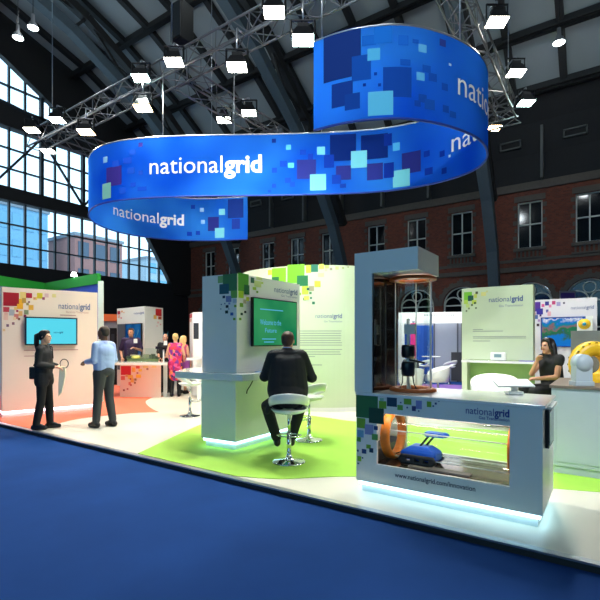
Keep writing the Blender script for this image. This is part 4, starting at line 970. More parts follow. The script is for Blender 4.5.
def landscape():
    m = emit('landscape_screen', (60, 140, 220), .8); nt = m.node_tree; e = [n for n in nt.nodes if n.type == 'EMISSION'][0]
    tc = nt.nodes.new('ShaderNodeTexCoord'); sx = nt.nodes.new('ShaderNodeSeparateXYZ'); nz = nt.nodes.new('ShaderNodeTexNoise'); nz.inputs['Scale'].default_value = 5
    ad = nt.nodes.new('ShaderNodeMath'); ad.operation = 'MULTIPLY_ADD'; ad.inputs[1].default_value = .9; r = nt.nodes.new('ShaderNodeValToRGB'); cr = r.color_ramp
    mp = nt.nodes.new('ShaderNodeMapRange'); mp.inputs[1].default_value = .2; mp.inputs[2].default_value = 1.5
    nt.links.new(tc.outputs['Generated'], sx.inputs[0]); nt.links.new(tc.outputs['Object'], nz.inputs['Vector']); nt.links.new(nz.outputs['Fac'], ad.inputs[0]); nt.links.new(sx.outputs['Z'], ad.inputs[2]); nt.links.new(ad.outputs[0], mp.inputs[0]); nt.links.new(mp.outputs[0], r.inputs[0]); nt.links.new(r.outputs[0], e.inputs[0])
    for p, c in ((0.0, (30, 120, 220)), (.42, (30, 130, 215)), (.5, (60, 110, 90)), (.62, (40, 130, 90)), (.7, (150, 110, 120)), (.78, (40, 140, 150)), (.9, (30, 130, 220)), (1.0, (30, 110, 220))):
        el = cr.elements.new(p); el.color = (*srgb(c), 1)
    return m
MB().box(e0+.03, PBB-.064, ZZ(346, d_), e1-.03, PBB-.061, z1_-.03).build('display', landscape(), ls)
sp = thing('sun_sign', 'small white sign with a yellow sun and blue centre at far right', 'sign', (onb(585, PBB-.2)[0], PBB-.2, 2.0))
s0, s1 = onb(577, PBB-.2)[0], onb(592.5, PBB-.2)[0]; d2 = onb(585, PBB-.2)[2]
MB().box(s0, PBB-.2, ZZ(331, d2), s1, PBB-.064, ZZ(321, d2)).box((s0+s1)/2+.02, PBB-.2, ZZ(321.1, d2), s1, PBB-.064, ZZ(316, d2)).build('board', WHITE, sp)
xc, zc_ = onb(584.3, PBB-.2)[0], ZZ(324, d2)
for rr, c, o in ((.135, (250, 205, 40), .004), (.09, (230, 190, 60), .006), (.045, (30, 150, 190), .008)):
    MB().lathe([(0, 0), (rr, 0), (rr, .01)], (xc, PBB-.2-o-.01, zc_), 24, 'y').build('sun_disc', mat('sun%d' % int(rr*1000), c, .4), sp)
# small purple screen standing above that wall
tq = thing('high_sign', 'small dark purple sign in a silver frame above the far right wall', 'sign', AB(568, 17)+(2.9,))
h_ = Surf([AB(560, 17), AB(575.5, 17)], -1)
wallbox(h_, 0, h_.L, 2.7, 3.36, 0, -.05).build('frame', ALU, tq); wallbox(h_, .03, h_.L-.03, 2.75, 3.28, .001, .01).build('face', mat('purple_face', (60, 44, 110), .4), tq)
wallbox(h_, .2, .26, -.06, 2.7, 0, -.05).build('post', ALU, tq)
# ---------------------------------------------------------------- grey cabinet with the yellow reel machine
cb = thing('grey_cabinet', 'light grey plain cabinet at the right edge behind the display desk', 'cabinet', (.35, 6.4, 0))
MB().box(-.53, 5.82, .0, 1.2, 7.0, .09).build('plinth', GREY, cb); MB().box(-.55, 5.8, .091, 1.2, 7.02, .96).build('body', GREY, cb, bevel=.004)
MB().box(-.5, 5.79, .14, 1.1, 5.7995, .93).build('door', GREY, cb, bevel=.003)
MB().box(-.57, 5.78, .961, 1.22, 7.04, .99).build('top', mat('brown_top', (112, 98, 88), .5), cb)
bp_ = thing('metal_screen', 'grey mottled upright metal plate behind the yellow reel', 'panel', (.2, 6.95, .99))
MB().box(-.43, 6.9, .991, 1.1, 6.94, 1.62).build('plate', mat('mottled_metal', (120, 122, 118), .5, .3, noise=.3, nscale=5), bp_)
rx, ryy, rz = AB(593, 5.35)[0], AB(593, 5.35)[1], ZZ(365, 5.35)
rm = thing('reel_machine', 'yellow ribbed reel on a white rounded stand on the grey cabinet', 'machine', (rx, ryy, .99))
YEL = mat('yellow_plastic', (236, 184, 30), .4, noise=.08, nscale=12)
m = MB(); n2 = 48; vs = []; prof = [(.11, -.05), (.23, -.085), (.28, -.04), (.28, .04), (.23, .085), (.11, .05)]
m.lathe(prof, (0, 0, 0), n2, 'y', close=True)
m.v = [(rx+p[0]*cs*1-p[1]*sn, ryy+.1+p[0]*sn+p[1]*cs, rz+p[2]) for p in m.v]; m.build('reel', YEL, rm)
m = MB()
for k in range(20):
    an = 2*pi*k/20; c_, s_ = cos(an), sin(an)
    for y0 in (-.07, .04):
        m.add([((.262+i*.012)*cos(an+j*.035), y0+y, (.262+i*.012)*sin(an+j*.035)) for y in (0, .03) for i, j in ((0, -1), (0, 1), (1, 1), (1, -1))], [(0,1,2,3),(7,6,5,4),(0,4,5,1),(1,5,6,2),(2,6,7,3),(3,7,4,0)])
m.v = [(rx+p[0]*cs-p[1]*sn, ryy+.1+p[0]*sn+p[1]*cs, rz+p[2]) for p in m.v]; m.build('rib', mat('ochre_rubber', (120, 92, 20), .6), rm)
sx_, sy_ = AB(584.5, 4.99); 
def facebox(c, hw, y0, y1, z0, z1):
    return rotmb(MB().box(c[0]-hw, c[1]+y0, z0, c[0]+hw, c[1]+y1, z1), PSI, c)
facebox((sx_, sy_), .09, 0, .1, 1.04, ZZ(363, 5.0)).build('stand', GREY, rm)
facebox((sx_, sy_), (.105), -.015, .12, .991, 1.04).build('foot', GREY, rm, bevel=.005)
m = MB().lathe([(0, -.005), (.095, -.005), (.1, .1), (0, .1)], (0, 0, 0), 32, 'y'); m.v = [(sx_+p[0]*cs-p[1]*sn, sy_+p[0]*sn+p[1]*cs, ZZ(363, 5.0)+p[2]) for p in m.v]
m.build('round_head', GREY, rm)
# ---------------------------------------------------------------- far stand seen through the tower
fs_ = thing('white_booth', 'distant white booth with lettered fascia and blue panel seen beyond the tower', 'exhibition stand', AB(428, 17)+(-.06,))
FS = Surf([AB(398, 17.3), AB(470, 16.8)], -1)
wallbox(FS, 0, FS.L, 2.1, 2.5, .9, .8).build('fascia', WHITE, fs_)
wallbox(FS, 0, FS.L, -.06, 2.3, 0, -.1).build('back_wall', mat('booth_grey', (170, 176, 190), .5), fs_)
g0 = FS.hit(400)[0]; g1 = FS.hit(433)[0]
wallbox(FS, g0, g1, .2, 2.05, .005, .03).build('blue_panel', mat('booth_blue', (36, 90, 190), .4), fs_)
for px in (433.5, 456.8, 461): s_ = FS.hit(px)[0]; wallbox(FS, s_, s_+.05, -.06, 2.3, .001, .05).build('seam_post', mat('post_grey', (96, 100, 110), .5), fs_)
wallbox(FS, 0, .22, -.06, 2.1, .88, .8).build('post', WHITE, fs_)
FSf = Surf([FS.pos(0, 0, .9).to_2d(), FS.pos(FS.L, 0, .9).to_2d()], -1)
mb = MB()
for k in range(13): x = 424+k*2.4; FSf.pxrect(mb, x, 314.4, x+1.7, 315.7, None, .004)
mb.build('fascia_lettering', INKG, fs_, fix=False)
wallbox(FS, FS.hit(450)[0], FS.hit(462.5)[0], .0, 1.05, .3, .34).build('patterned_panel', mat('black_white_pattern', (60, 60, 64), .5), fs_)
L = bpy.data.lights.new('booth_fill_light', 'AREA'); L.size = 3; L.energy = 130; L.color = (.9, .95, 1)  # area light without a fixture, added to brighten the distant booth
o = bpy.data.objects.new('booth_fill_light', L); COL.objects.link(o); o.location = AB(432, 15.4)+(2.9,)
pb = thing('banner_stand', 'tall narrow pink banner in front of the distant blue panel', 'banner', AB(413, 16)+(-.06,))
b_ = Surf([AB(410.5, 16), AB(416.5, 16)], -1)
wallbox(b_, 0, b_.L, -.02, 2.1, .01, 0).build('sheet', mat('pink_sheet', (214, 44, 120), .5), pb); wallbox(b_, -.03, b_.L+.03, -.06, -.02, .1, -.1).build('foot', ALU, pb)
MB().ball(tuple(b_.pos(b_.L/2, 2.16, 0)), (.05, .05, .06)).build('finial', ALU, pb)
# ================================================================ SEATS
def make_stool(loc=(0, 0, 0), name='bar_stool', label='', group=None):
    r = thing(name, label, 'stool', (0, 0, 0), group)
    MB().lathe([(0, 0), (.2, 0), (.205, .008), (.19, .016), (.08, .03), (.045, .05), (.03, .09), (0, .09)], (0, 0, 0), 40).build('base', CHROME, r)
    MB().cyl((0, 0, .08), (0, 0, .36), .028, n=20).cyl((0, 0, .36), (0, 0, .6), .019, n=20).build('post', CHROME, r)
    MB().tube([(0.03*0, .02, .3), (-.1, .05, .3), (-.15, .14, .3), (-.09, .21, .3), (.09, .21, .3), (.15, .14, .3), (.1, .05, .3), (0, .02, .3)], .009, 8).build('footrest', CHROME, r)
    # moulded seat: dish + raised crescent back (back towards -Y)
    MB().lathe([(0, .585), (.1, .59), (.19, .615), (.225, .655), (.215, .66), (.18, .64), (.1, .622), (0, .618)], (0, 0, 0), 40).build('seat', WHITEG, r)
    n = 40; vs = []; fs = []
    for i in range(n+1):
        t = -pi/2+(i/n-.5)*radians(250); k = cos((i/n-.5)*pi)
        k = max(0, k); lo = .625+.12*k**1.1; hi = .655+.215*k**.9; ri = .205+.02*k; ro = .225+.035*k
        for rr, z in ((ri, lo), (ro-.005, lo+.004), (ro+.02*k, (lo+hi)/2), (ro+.02*k, hi-.01), (ro-.005+.02*k, hi), (ri+.02*k, hi-.012)): vs.append((rr*cos(t), rr*sin(t), z))
    for i in range(n):
        for j in range(6): fs.append((i*6+j, i*6+(j+1) % 6, (i+1)*6+(j+1) % 6, (i+1)*6+j))
    MB().add(vs, fs, None, True).add(vs, [(0,1,2,3,4,5), tuple(n*6+5-j for j in range(6))]).build('backrest', WHITEG, r)
    return r
st = make_stool(label='white moulded stool with chrome pedestal under the seated man')
p_ = G(289, 462.5); st.location = (p_[0], p_[1], .006); STL = (p_[0], p_[1])
st.rotation_euler = (0, 0, PSI)
p_ = G(309, 440.5); dup(st, (p_[0], p_[1], .006), radians(75), 'white moulded stool partly hidden behind the seated man, to his right')
p_ = G(190, 416); dup(st, (p_[0], p_[1], 0), radians(-60), 'white moulded stool between the kiosk and the floral dress visitor')
for px, d, zr, lb in ((449, 15.6, 1.2, 'white stool standing in the distant booth, right of the pink banner'), (424, 16.0, 2.5, 'white stool at the distant booth just right of the cylinder')):
    o = dup(st, AB(px, d)+(-.06,), zr, lb); 
def make_tub(label, cush=None):
    r = thing('tub_chair', label, 'chair', (0, 0, 0))
    n = 36; vs = []; fs = []
    for i in range(n+1):
        t = -pi/2+(i/n-.5)*radians(290); k = max(0, cos((i/n-.5)*pi)); hi = .5+.26*k**.7
        for rr, z in ((.25, .3), (.3, .3), (.335, (.3+hi)/2), (.345, hi-.02), (.335, hi), (.31, hi-.015), (.29, .45)): vs.append((rr*cos(t)*1.0, rr*sin(t), z))
    q = 7; skip = lambda i, j: (11 < i < 24) and j in (1, 5) and False
    for i in range(n):
        for j in range(q): fs.append((i*q+j, i*q+(j+1) % q, (i+1)*q+(j+1) % q, (i+1)*q+j))
    MB().add(vs, fs, None, True).add(vs, [tuple(range(q)), tuple(n*q+q-1-j for j in range(q))]).build('shell', WHITEG, r)
    MB().lathe([(0, .28), (.27, .28), (.3, .32), (.28, .4), (0, .42)], (0, 0, 0), 32).build('seat', cush or WHITEG, r)
    MB().lathe([(0, 0), (.24, 0), (.23, .015), (.03, .04), (.03, .28), (0, .28)], (0, 0, 0), 32).build('pedestal', CHROME, r)
    return r
tc = make_tub('white tub chair with green seat behind the touchscreen', mat('green_cushion', (70, 160, 50), .7))
tc.location = AB(494, 8.0)+(.006,); tc.rotation_euler = (0, 0, PSI+pi-.5); tc.scale = (1.15, 1.15, 1.15)
tw_ = make_tub('white tub chair in the distance left of the pale green wall')
tw_.location = AB(438, 13.4)+(-.03,); tw_.rotation_euler = (0, 0, 2.2)
tt_ = dup(tw_, AB(411, 12.2)+(0,), PSI, 'white tub chair holding the grey clothed person beyond the cylinder')
ht = thing('high_table', 'small white round table in the distance right of the cylinder', 'table', AB(431, 14.9)+(-.06,))
x, y = AB(431, 14.9)
MB().lathe([(0, 1.0), (.3, 1.0), (.3, 1.03), (0, 1.03)], (x, y, -.06), 32).build('top', WHITEG, ht); MB().cyl((x, y, -.04), (x, y, .94), .03, n=12).build('post', CHROME, ht); MB().lathe([(0, 0), (.22, 0), (.2, .02), (0, .02)], (x, y, -.06), 24).build('base', CHROME, ht)
# ================================================================ PEOPLE
# a body is a union of tapered limbs and ellipsoids fused by a voxel remesh into one skin
def ident(v): return Vector(v)
def cap_(bm, p, q, r0, r1, n=12):
    p, q = Vector(p), Vector(q); L = (q-p).length
    if L < 1e-5: q = p+Vector((0, 0, 1e-4))
    d = (q-p).normalized(); up = Vector((0, 0, 1)) if abs(d.z) < .95 else Vector((0, 1, 0))
    x = d.cross(up).normalized(); y = d.cross(x).normalized(); rings = []
    for i in range(1, 5): t = pi/2*i/4; rings.append((p-d*r0*cos(t), r0*sin(t)))
    for i in range(0, 4): t = pi/2*i/4; rings.append((q+d*r1*sin(t), r1*cos(t)))
    V = [bm.verts.new(p-d*r0)]; R = []
    for c, r in rings: R.append([bm.verts.new(c+(x*cos(2*pi*k/n)+y*sin(2*pi*k/n))*r) for k in range(n)])
    e = bm.verts.new(q+d*r1)
    for k in range(n):
        bm.faces.new((V[0], R[0][k], R[0][(k+1) % n])); bm.faces.new((e, R[-1][(k+1) % n], R[-1][k]))
    for i in range(len(R)-1):
        for k in range(n): bm.faces.new((R[i][k], R[i+1][k], R[i+1][(k+1) % n], R[i][(k+1) % n]))
def ell_(bm, c, r, M=None):
    m = Matrix.Translation(c) @ (M.to_4x4() if M else Matrix.Identity(4)) @ Matrix.Diagonal((*r, 1))
    bmesh.ops.create_uvsphere(bm, u_segments=20, v_segments=14, radius=1, matrix=m)
def blob(name, prims, m, parent, vox=.01, sm=4):
    bm = bmesh.new()
    for p in prims:
        if p[0] == 'c': cap_(bm, *p[1:])
        else: ell_(bm, *p[1:])
    bmesh.ops.recalc_face_normals(bm, faces=bm.faces)
    me = bpy.data.meshes.new(name); bm.to_mesh(me); bm.free()
    o = bpy.data.objects.new(name, me); COL.objects.link(o)
    r = o.modifiers.new('r', 'REMESH'); r.mode = 'VOXEL'; r.voxel_size = vox
    s = o.modifiers.new('s', 'SMOOTH'); s.factor = .5; s.iterations = sm
    me2 = bpy.data.meshes.new_from_object(o.evaluated_get(bpy.context.evaluated_depsgraph_get()))
    o.modifiers.clear(); o.data = me2; bpy.data.meshes.remove(me); me2.name = name
    me2.polygons.foreach_set('use_smooth', [True]*len(me2.polygons)); me2.materials.clear()
    me2.materials.append(m); o.parent = parent; return o
def lerp(a, b, t): return Vector(a)*(1-t)+Vector(b)*t
BASE = dict(pel=(0, 0, .96), wai=(0, .0, 1.10), che=(0, 0, 1.29), nec=(0, -.005, 1.47), hea=(0, .02, 1.625),
            shL=(-.175, 0, 1.42), shR=(.175, 0, 1.42), elL=(-.22, -.03, 1.15), elR=(.22, -.03, 1.15), wrL=(-.23, .04, .91), wrR=(.23, .04, .91),
            hiL=(-.085, 0, .93), hiR=(.085, 0, .93), knL=(-.095, .01, .5), knR=(.095, .01, .5), anL=(-.1, -.02, .085), anR=(.1, -.02, .085))
def hand(P, wr, el, curl=.6, side=1, out=None):
    """palm, four bent fingers and a thumb"""
    wr, el = Vector(wr), Vector(el); d = (wr-el).normalized()
    ref = Vector(out) if out else Vector((0, 0, 1)); sdv = d.cross(ref)
    if sdv.length < .1: sdv = d.cross(Vector((0, 1, 0)))
    sdv.normalize(); n = sdv.cross(d).normalized()   # n: palm normal
    pc = wr+d*.05
    P.append(('c', wr, pc+d*.02, .024, .026)); P.append(('c', pc-sdv*.018, pc+sdv*.018, .022, .022))
    for k, L in enumerate((.068, .078, .072, .056)):
        b = wr+d*.085+sdv*(.033-.022*k); m1 = b+(d*cos(curl)-n*sin(curl))*L*.5; m2 = m1+(d*cos(curl*2)-n*sin(curl*2))*L*.5
        P.append(('c', b-d*.03, m1, .0105, .0095)); P.append(('c', m1, m2, .0095, .008))
    t0 = wr+d*.03+sdv*.03*side; t1 = t0+(d*.6+sdv*side*.8-n*.3).normalized()*.035; t2 = t1+(d*.9-n*.5).normalized()*.03
    P.append(('c', t0, t1, .013, .011)); P.append(('c', t1, t2, .011, .009))
def head_prims(hc, M, P, nk):
    def T(v): return hc+M @ Vector(v)
    P += [('e', T((0, -.012, .03)), (.074, .09, .09), M), ('e', T((0, .03, -.035)), (.056, .062, .078), M), ('c', T((0, .088, .012)), T((0, .104, -.022)), .009, .014),
          ('c', T((-.012, .092, -.028)), T((.012, .092, -.028)), .009, .009), ('e', T((0, .066, -.095)), (.026, .024, .02), M), ('c', T((-.03, .075, .026)), T((.03, .075, .026)), .012, .012),
          ('e', T((-.075, -.005, -.005)), (.01, .018, .03), M), ('e', T((.075, -.005, -.005)), (.01, .018, .03), M),
          ('c', T((-.02, .081, -.056)), T((.02, .081, -.056)), .008, .008), ('c', nk, T((0, -.02, -.05)), .056, .052), ('c', T((0, .01, -.07)), T((0, .045, -.09)), .04, .03)]
SKIN = mat('skin_light', (224, 170, 138), .5); SKINT = mat('skin_tan', (206, 146, 112), .5); SKIND = mat('skin_brown', (110, 72, 50), .5)
EYEM = mat('eye_dark', (24, 18, 16), .2); LIP = mat('lips', (176, 86, 80), .4)
def person(label, loc, facing, J, skin, outfit, hair, H=1.75, yaw=0, pitch=0, bulk=1.0, sleeve=0, hands=(.6, .6), group=None, shoes=None, vox=.0095):
    """facing: world angle of the person's front"""
    j = {k: Vector(v) for k, v in BASE.items()}; j.update({k: Vector(v) for k, v in J.items()})
    k_ = H/1.75; rz = facing-pi/2
    r = thing('person', label, 'person', (loc[0], loc[1], loc[2] if len(loc) > 2 else .004), group)
    r.rotation_euler = (0, 0, rz); r.scale = (k_, k_, k_)
    M = Matrix.Rotation(yaw, 3, 'Z') @ Matrix.Rotation(pitch, 3, 'X')
    def torso(i, low=True):
        P = [('e', lerp(j['pel'], j['wai'], 0), (.152*bulk+i, .112*bulk+i, .12+i)), ('e', lerp(j['pel'], j['wai'], 1), (.132*bulk+i, .102*bulk+i, .13+i)), ('e', lerp(j['wai'], j['che'], .5), (.138*bulk+i, .104*bulk+i, .13+i)),
             ('e', j['che'], (.158*bulk+i, .112*bulk+i, .15+i)), ('c', lerp(j['shL'], j['shR'], .12), lerp(j['shL'], j['shR'], .88), .055+i*.6, .055+i*.6), ('c', j['che']+Vector((0, -.01, .05)), j['nec']-Vector((0, 0, .03)), .085+i, .058+i)]
        if i > .01:
            for s in (-1, 1): P.append(('c', j['che']+Vector((s*.07*bulk, 0, .03)), lerp(j['pel'], j['wai'], .35)+Vector((s*.065*bulk, 0, 0)), .098+i, .098+i))
        return P if low else P[1:]
    def arm(s, i, frac=1.0):
        sh, el, wr = j['sh'+s], j['el'+s], j['wr'+s]
        P = [('c', lerp(sh, (0, sh.y, sh.z), .08)-Vector((0, 0, .012)), el, .047*bulk+i*.8, .04+i*.8)]
        if frac < .5: return [('c', sh, lerp(sh, el, frac*2), .056*bulk+i, .05+i)]
        return P+[('c', el, lerp(el, wr, (frac-.5)*2), .041+i, .029+i)]
    def leg(s, i, frac=1.0, fl=0):
        hi, kn, an = j['hi'+s], j['kn'+s], j['an'+s]
        P = [('c', hi, lerp(hi, kn, .5), .088*bulk+i, .07+i), ('c', lerp(hi, kn, .5), kn, .07+i, .056+i)]
        if frac < .5: return [('c', hi, lerp(hi, kn, frac*2), .088*bulk+i, .075+i+fl)]
        e = lerp(kn, an, (frac-.5)*2)
        return P+[('c', kn, lerp(kn, e, .35), .056+i, .058+i), ('c', lerp(kn, e, .35), e, .058+i, .04+i+fl)]
    def foot(s, i, v=None):
        an = j['an'+s]; td = j.get('to'+s, an+Vector((0, .15, -.05)))
        hd = an-(td-an)*.28; hd.z = td.z
        return [('c', an, hd+Vector((0, 0, .015)), .038+i, .036+i), ('c', hd, td, .034+i, .032+i), ('c', an, lerp(an, td, .6), .038+i, .034+i)]
    P = torso(0)+arm('L', 0)+arm('R', 0)+leg('L', 0)+leg('R', 0)+foot('L', 0)+foot('R', 0)
    hand(P, j['wrL'], j['elL'], hands[0], 1, J.get('_outL')); hand(P, j['wrR'], j['elR'], hands[1], -1, J.get('_outR'))
    hc = j['hea']; head_prims(hc, M, P, j['nec'])
    P = [p for p in P]
    body = blob('body', P, skin, r, vox)
    def T(v): return hc+M @ Vector(v)
    e = MB()
    for s in (-1, 1): e.ball(T((s*.028, .083, .008)), .0095, 10)
    e.build('eyes', EYEM, None).parent = r
    m = MB(); m.tube([T((-.022, .086, -.056)), T((0, .092, -.054)), T((.022, .086, -.056))], .006, 8); m.build('lips', LIP, None).parent = r
    for it in outfit:
        nm, m_, kind, i = it[:4]; opt = it[4] if len(it) > 4 else {}
        if kind == 'top':
            Q = torso(i, opt.get('low', True))+arm('L', i, opt.get('sl', .97))+arm('R', i, opt.get('sl', .97))
            if 'hem' in opt:
                for s in 'LR': Q += [('c', j['hi'+s], lerp(j['hi'+s], j['kn'+s], opt['hem']), .1*bulk+i, .1*bulk+i)]
                Q.append(('e', j['pel']-Vector((0, 0, .03)), (.17*bulk+i, .125*bulk+i, .12)))
            Q += opt.get('add', [])
        elif kind == 'legs':
            Q = [('e', j['pel'], (.15*bulk+i, .115*bulk+i, .1))]+leg('L', i, opt.get('fr', .97), opt.get('fl', .008))+leg('R', i, opt.get('fr', .97), opt.get('fl', .008))
        elif kind == 'dress':
            Q = torso(i)+[('c', lerp(j['hiL'], j['hiR'], .2), lerp(j['knL'], j['knR'], .3)+Vector((0, 0, .06)), .125+i, .12+i), ('c', lerp(j['hiL'], j['hiR'], .8), lerp(j['knL'], j['knR'], .7)+Vector((0, 0, .06)), .125+i, .12+i)]
            if opt.get('sl'): Q += arm('L', i, opt['sl'])+arm('R', i, opt['sl'])
        elif kind == 'shoes': 
            for s in 'LR':
                blob(nm, foot(s, i), m_, r, .01, 3)
            continue
        elif kind == 'prims': Q = i; 
        blob(nm, Q, m_, r, .0105, 9)
    if hair:
        hm, style = hair
        Q = [('e', T((0, -.03, .042)), (.083, .087, .086), M)]
        if style == 'short': Q += [('e', T((0, -.055, .0)), (.074, .06, .075), M), ('e', T((0, .045, .098)), (.055, .04, .022), M)]
        if style == 'crop': Q = [('e', T((0, -.028, .035)), (.079, .083, .085), M), ('e', T((0, -.05, .0)), (.072, .058, .07), M)]
        if style == 'tail': Q += [('e', T((0, .02, .085)), (.068, .06, .045), M), ('c', T((-.045, .03, .07)), T((-.07, .0, -.02)), .028, .02), ('c', T((.045, .03, .07)), T((.07, .0, -.02)), .028, .02), ('e', T((0, -.05, .01)), (.078, .065, .08), M), ('c', T((0, -.11, .05)), T((0, -.15, .02)), .03, .04), ('c', T((0, -.15, .02)), T((0, -.15, -.12)), .042, .045), ('c', T((0, -.15, -.12)), T((0, -.13, -.27)), .045, .025)]
        if style == 'long': Q += [('e', T((0, .02, .085)), (.068, .06, .045), M), ('c', T((-.06, -.04, .02)), T((-.085, -.05, -.2)), .045, .05), ('c', T((.06, -.04, .02)), T((.085, -.05, -.2)), .045, .05), ('c', T((0, -.08, .0)), T((0, -.09, -.24)), .06, .06), ('c', T((.05, .04, .08)), T((.078, .02, -.05)), .025, .022), ('c', T((-.05, .04, .08)), T((-.078, .02, -.05)), .025, .022)]
        if style == 'bun': Q += [('e', T((0, -.055, .0)), (.078, .06, .085), M), ('e', T((0, -.115, .03)), (.035, .03, .035), M)]
        if style == 'bob': Q += [('c', T((-.05, -.04, .02)), T((-.07, -.04, -.1)), .045, .04), ('c', T((.05, -.04, .02)), T((.07, -.04, -.1)), .045, .04), ('e', T((0, -.07, -.03)), (.075, .05, .1), M)]
        blob('hair', Q, hm, r, .009, 3)
    return r
def wear(name, m, parent_, mb): 
    o = mb.build(name, m, None); o.parent = parent_; return o
SUIT = mat('black_suit', (20, 21, 25), .75, noise=.15); TROU = mat('dark_grey_trousers', (52, 56, 58), .8, noise=.1); SHOE = mat('black_leather', (12, 12, 13), .35)
SHIRT = mat('pale_blue_shirt', (160, 182, 226), .7, noise=.05); DKH = mat('dark_hair', (26, 17, 13), .45, noise=.3, nscale=30); BRH = mat('brown_hair', (70, 44, 28), .5, noise=.2, nscale=30)
BLH = mat('blonde_hair', (214, 176, 112), .5, noise=.2, nscale=30); GRH = mat('shaved_hair', (60, 48, 40), .7); PURP = mat('purple_polo', (52, 36, 72), .75, noise=.1); BLKC = mat('black_cloth', (16, 16, 18), .8)
RIGHT = atan2(sn, cs); AWAY = RIGHT+pi/2; LEFT = RIGHT+pi; TOWARD = RIGHT-pi/2
# 1 woman in black at left, facing right with tote bag
q = G(44, 429)
w1 = person('woman in black suit with dark ponytail facing right at far left', q[:2]+(.008,), RIGHT+.12, dict(
    elL=(-.2, -.02, 1.14), wrL=(-.1, .2, 1.1), elR=(.2, -.02, 1.14), wrR=(.1, .22, 1.1), knL=(-.08, .05, .5), anL=(-.08, .07, .085), knR=(.09, -.01, .5), anR=(.1, -.09, .085)), SKIN,
    [('trousers', BLKC, 'legs', .014), ('jacket', SUIT, 'top', .02, dict(hem=.22, sl=.93)), ('shoe', SHOE, 'shoes', .008)], (DKH, 'tail'), H=1.66, yaw=-.1)
def wlocal(person_, pts):  # nothing but a readable name for local coordinates
    return pts
sb = MB().box(-.2, -.3, .86, -.08, -.1, 1.08)
BLKL = mat('black_bag_leather', (18, 17, 18), .5)
hb = thing('shoulder_bag', 'black shoulder bag hanging behind the woman in the black suit', 'bag', (w1.location.x, w1.location.y, .9)); 
def to_world(o, v): return o.location+Matrix.Rotation(o.rotation_euler.z, 3, 'Z') @ (Vector(v)*o.scale.x)
c = to_world(w1, (.02, -.25, .93))
def obox(o, x0, y0, z0, x1, y1, z1):
    b = MB().box(x0, y0, z0, x1, y1, z1); b.v = [tuple(to_world(o, v)) for v in b.v]; return b
obox(w1, -.19, -.23, .88, .06, -.115, 1.1).build('bag_body', BLKL, hb, bevel=.02)
b = MB().tube([(-.1, -.22, 1.11), (-.16, -.14, 1.3), (-.17, 0, 1.495), (-.1, .1, 1.44), (.02, .16, 1.25)], .01, 6); b.v = [tuple(to_world(w1, v)) for v in b.v]; b.build('strap', BLKL, hb)
tb_ = thing('tote_bag', 'cream tote bag and papers held in front of the woman in black', 'bag', tuple(to_world(w1, (0, .3, .6))))
pts = [(.27, 1.1), (.36, 1.1), (.37, .95), (.31, .64), (.25, .56), (.25, .8)]
b = MB().add([to_world(w1, (x, y, z)) for x in (-.03, .03) for y, z in pts], [tuple(range(6)), tuple(range(11, 5, -1))]+[(i, (i+1) % 6, 6+(i+1) % 6, 6+i) for i in range(6)])
b.build('bag_body', mat('cream_cotton', (246, 236, 206), .8), tb_, bevel=.01)
b = MB().tube([(0, .30+.07*cos(t), 1.18+.08*sin(t)) for t in [2*pi*i/20 for i in range(20)]], .008, 6, closed=True); b.v = [tuple(to_world(w1, (v[0], v[1]+.04, v[2]-.03))) for v in b.v]; b.build('handle', BLACK, tb_)
# 2 man in pale blue shirt
q = G(104, 427)
person('man in pale blue shirt and dark grey trousers standing at left', q[:2]+(.008,), LEFT-.5, dict(
    elL=(-.2, .0, 1.15), wrL=(-.16, .26, 1.12), elR=(.2, -.02, 1.15), wrR=(.14, .16, 1.08), knL=(-.1, .03, .5), anL=(-.12, .05, .085), knR=(.09, -.02, .5), anR=(.12, -.08, .085)), SKIND,
    [('trousers', TROU, 'legs', .018, dict(fl=.006)), ('shirt', SHIRT, 'top', .018, dict(low=False, sl=.95)), ('belt', BLACK, 'prims', [('e', (0, 0, 1.0), (.172, .137, .02))]), ('shoe', SHOE, 'shoes', .01)], (GRH, 'crop'), H=1.74, yaw=.3, bulk=1.1)
# 3 seated man in black suit
q = STL
sz = .03
HZ = .70
sm_ = person('man in black suit seated on the white stool at the kiosk', (STL[0]-.035, STL[1]+.03, .0), AWAY+.15, dict(
    pel=(0, .0, .80), wai=(0, .03, .96), che=(0, .08, 1.17), nec=(0, .11, 1.37), hea=(.02, .16, 1.485), shL=(-.2, .08, 1.31), shR=(.2, .08, 1.31),
    elL=(-.28, .14, 1.04), wrL=(-.16, .4, 1.12), elR=(.32, .12, 1.02), wrR=(.2, .38, 1.06), hiL=(-.1, .03, .76), hiR=(.1, .03, .76), knL=(-.24, .36, .64), knR=(.22, .38, .64),
    anL=(-.1, .38, .2), anR=(.09, .38, .2), toL=(-.1, .5, .15), toR=(.09, .5, .15)), SKINT,
    [('trousers', BLKC, 'legs', .018), ('jacket', SUIT, 'top', .028, dict(sl=.95, add=[('e', (0, 0, .84), (.25, .18, .13)), ('c', (-.1, .06, 1.22), (-.13, .02, .88), .12, .13), ('c', (.1, .06, 1.22), (.13, .02, .88), .12, .13), ('c', (-.17, -.02, .84), (-.26, .0, .62), .05, .035), ('c', (.17, -.03, .84), (.2, 0, .74), .06, .05), ('c', (-.17, .07, 1.31), (.17, .07, 1.31), .075, .075)])),
     ('collar', SHIRT, 'prims', [('e', (0, .115, 1.4), (.066, .066, .02))]), ('shoe', SHOE, 'shoes', .01)], (BRH, 'short'), H=1.75, yaw=-.35, bulk=1.2)
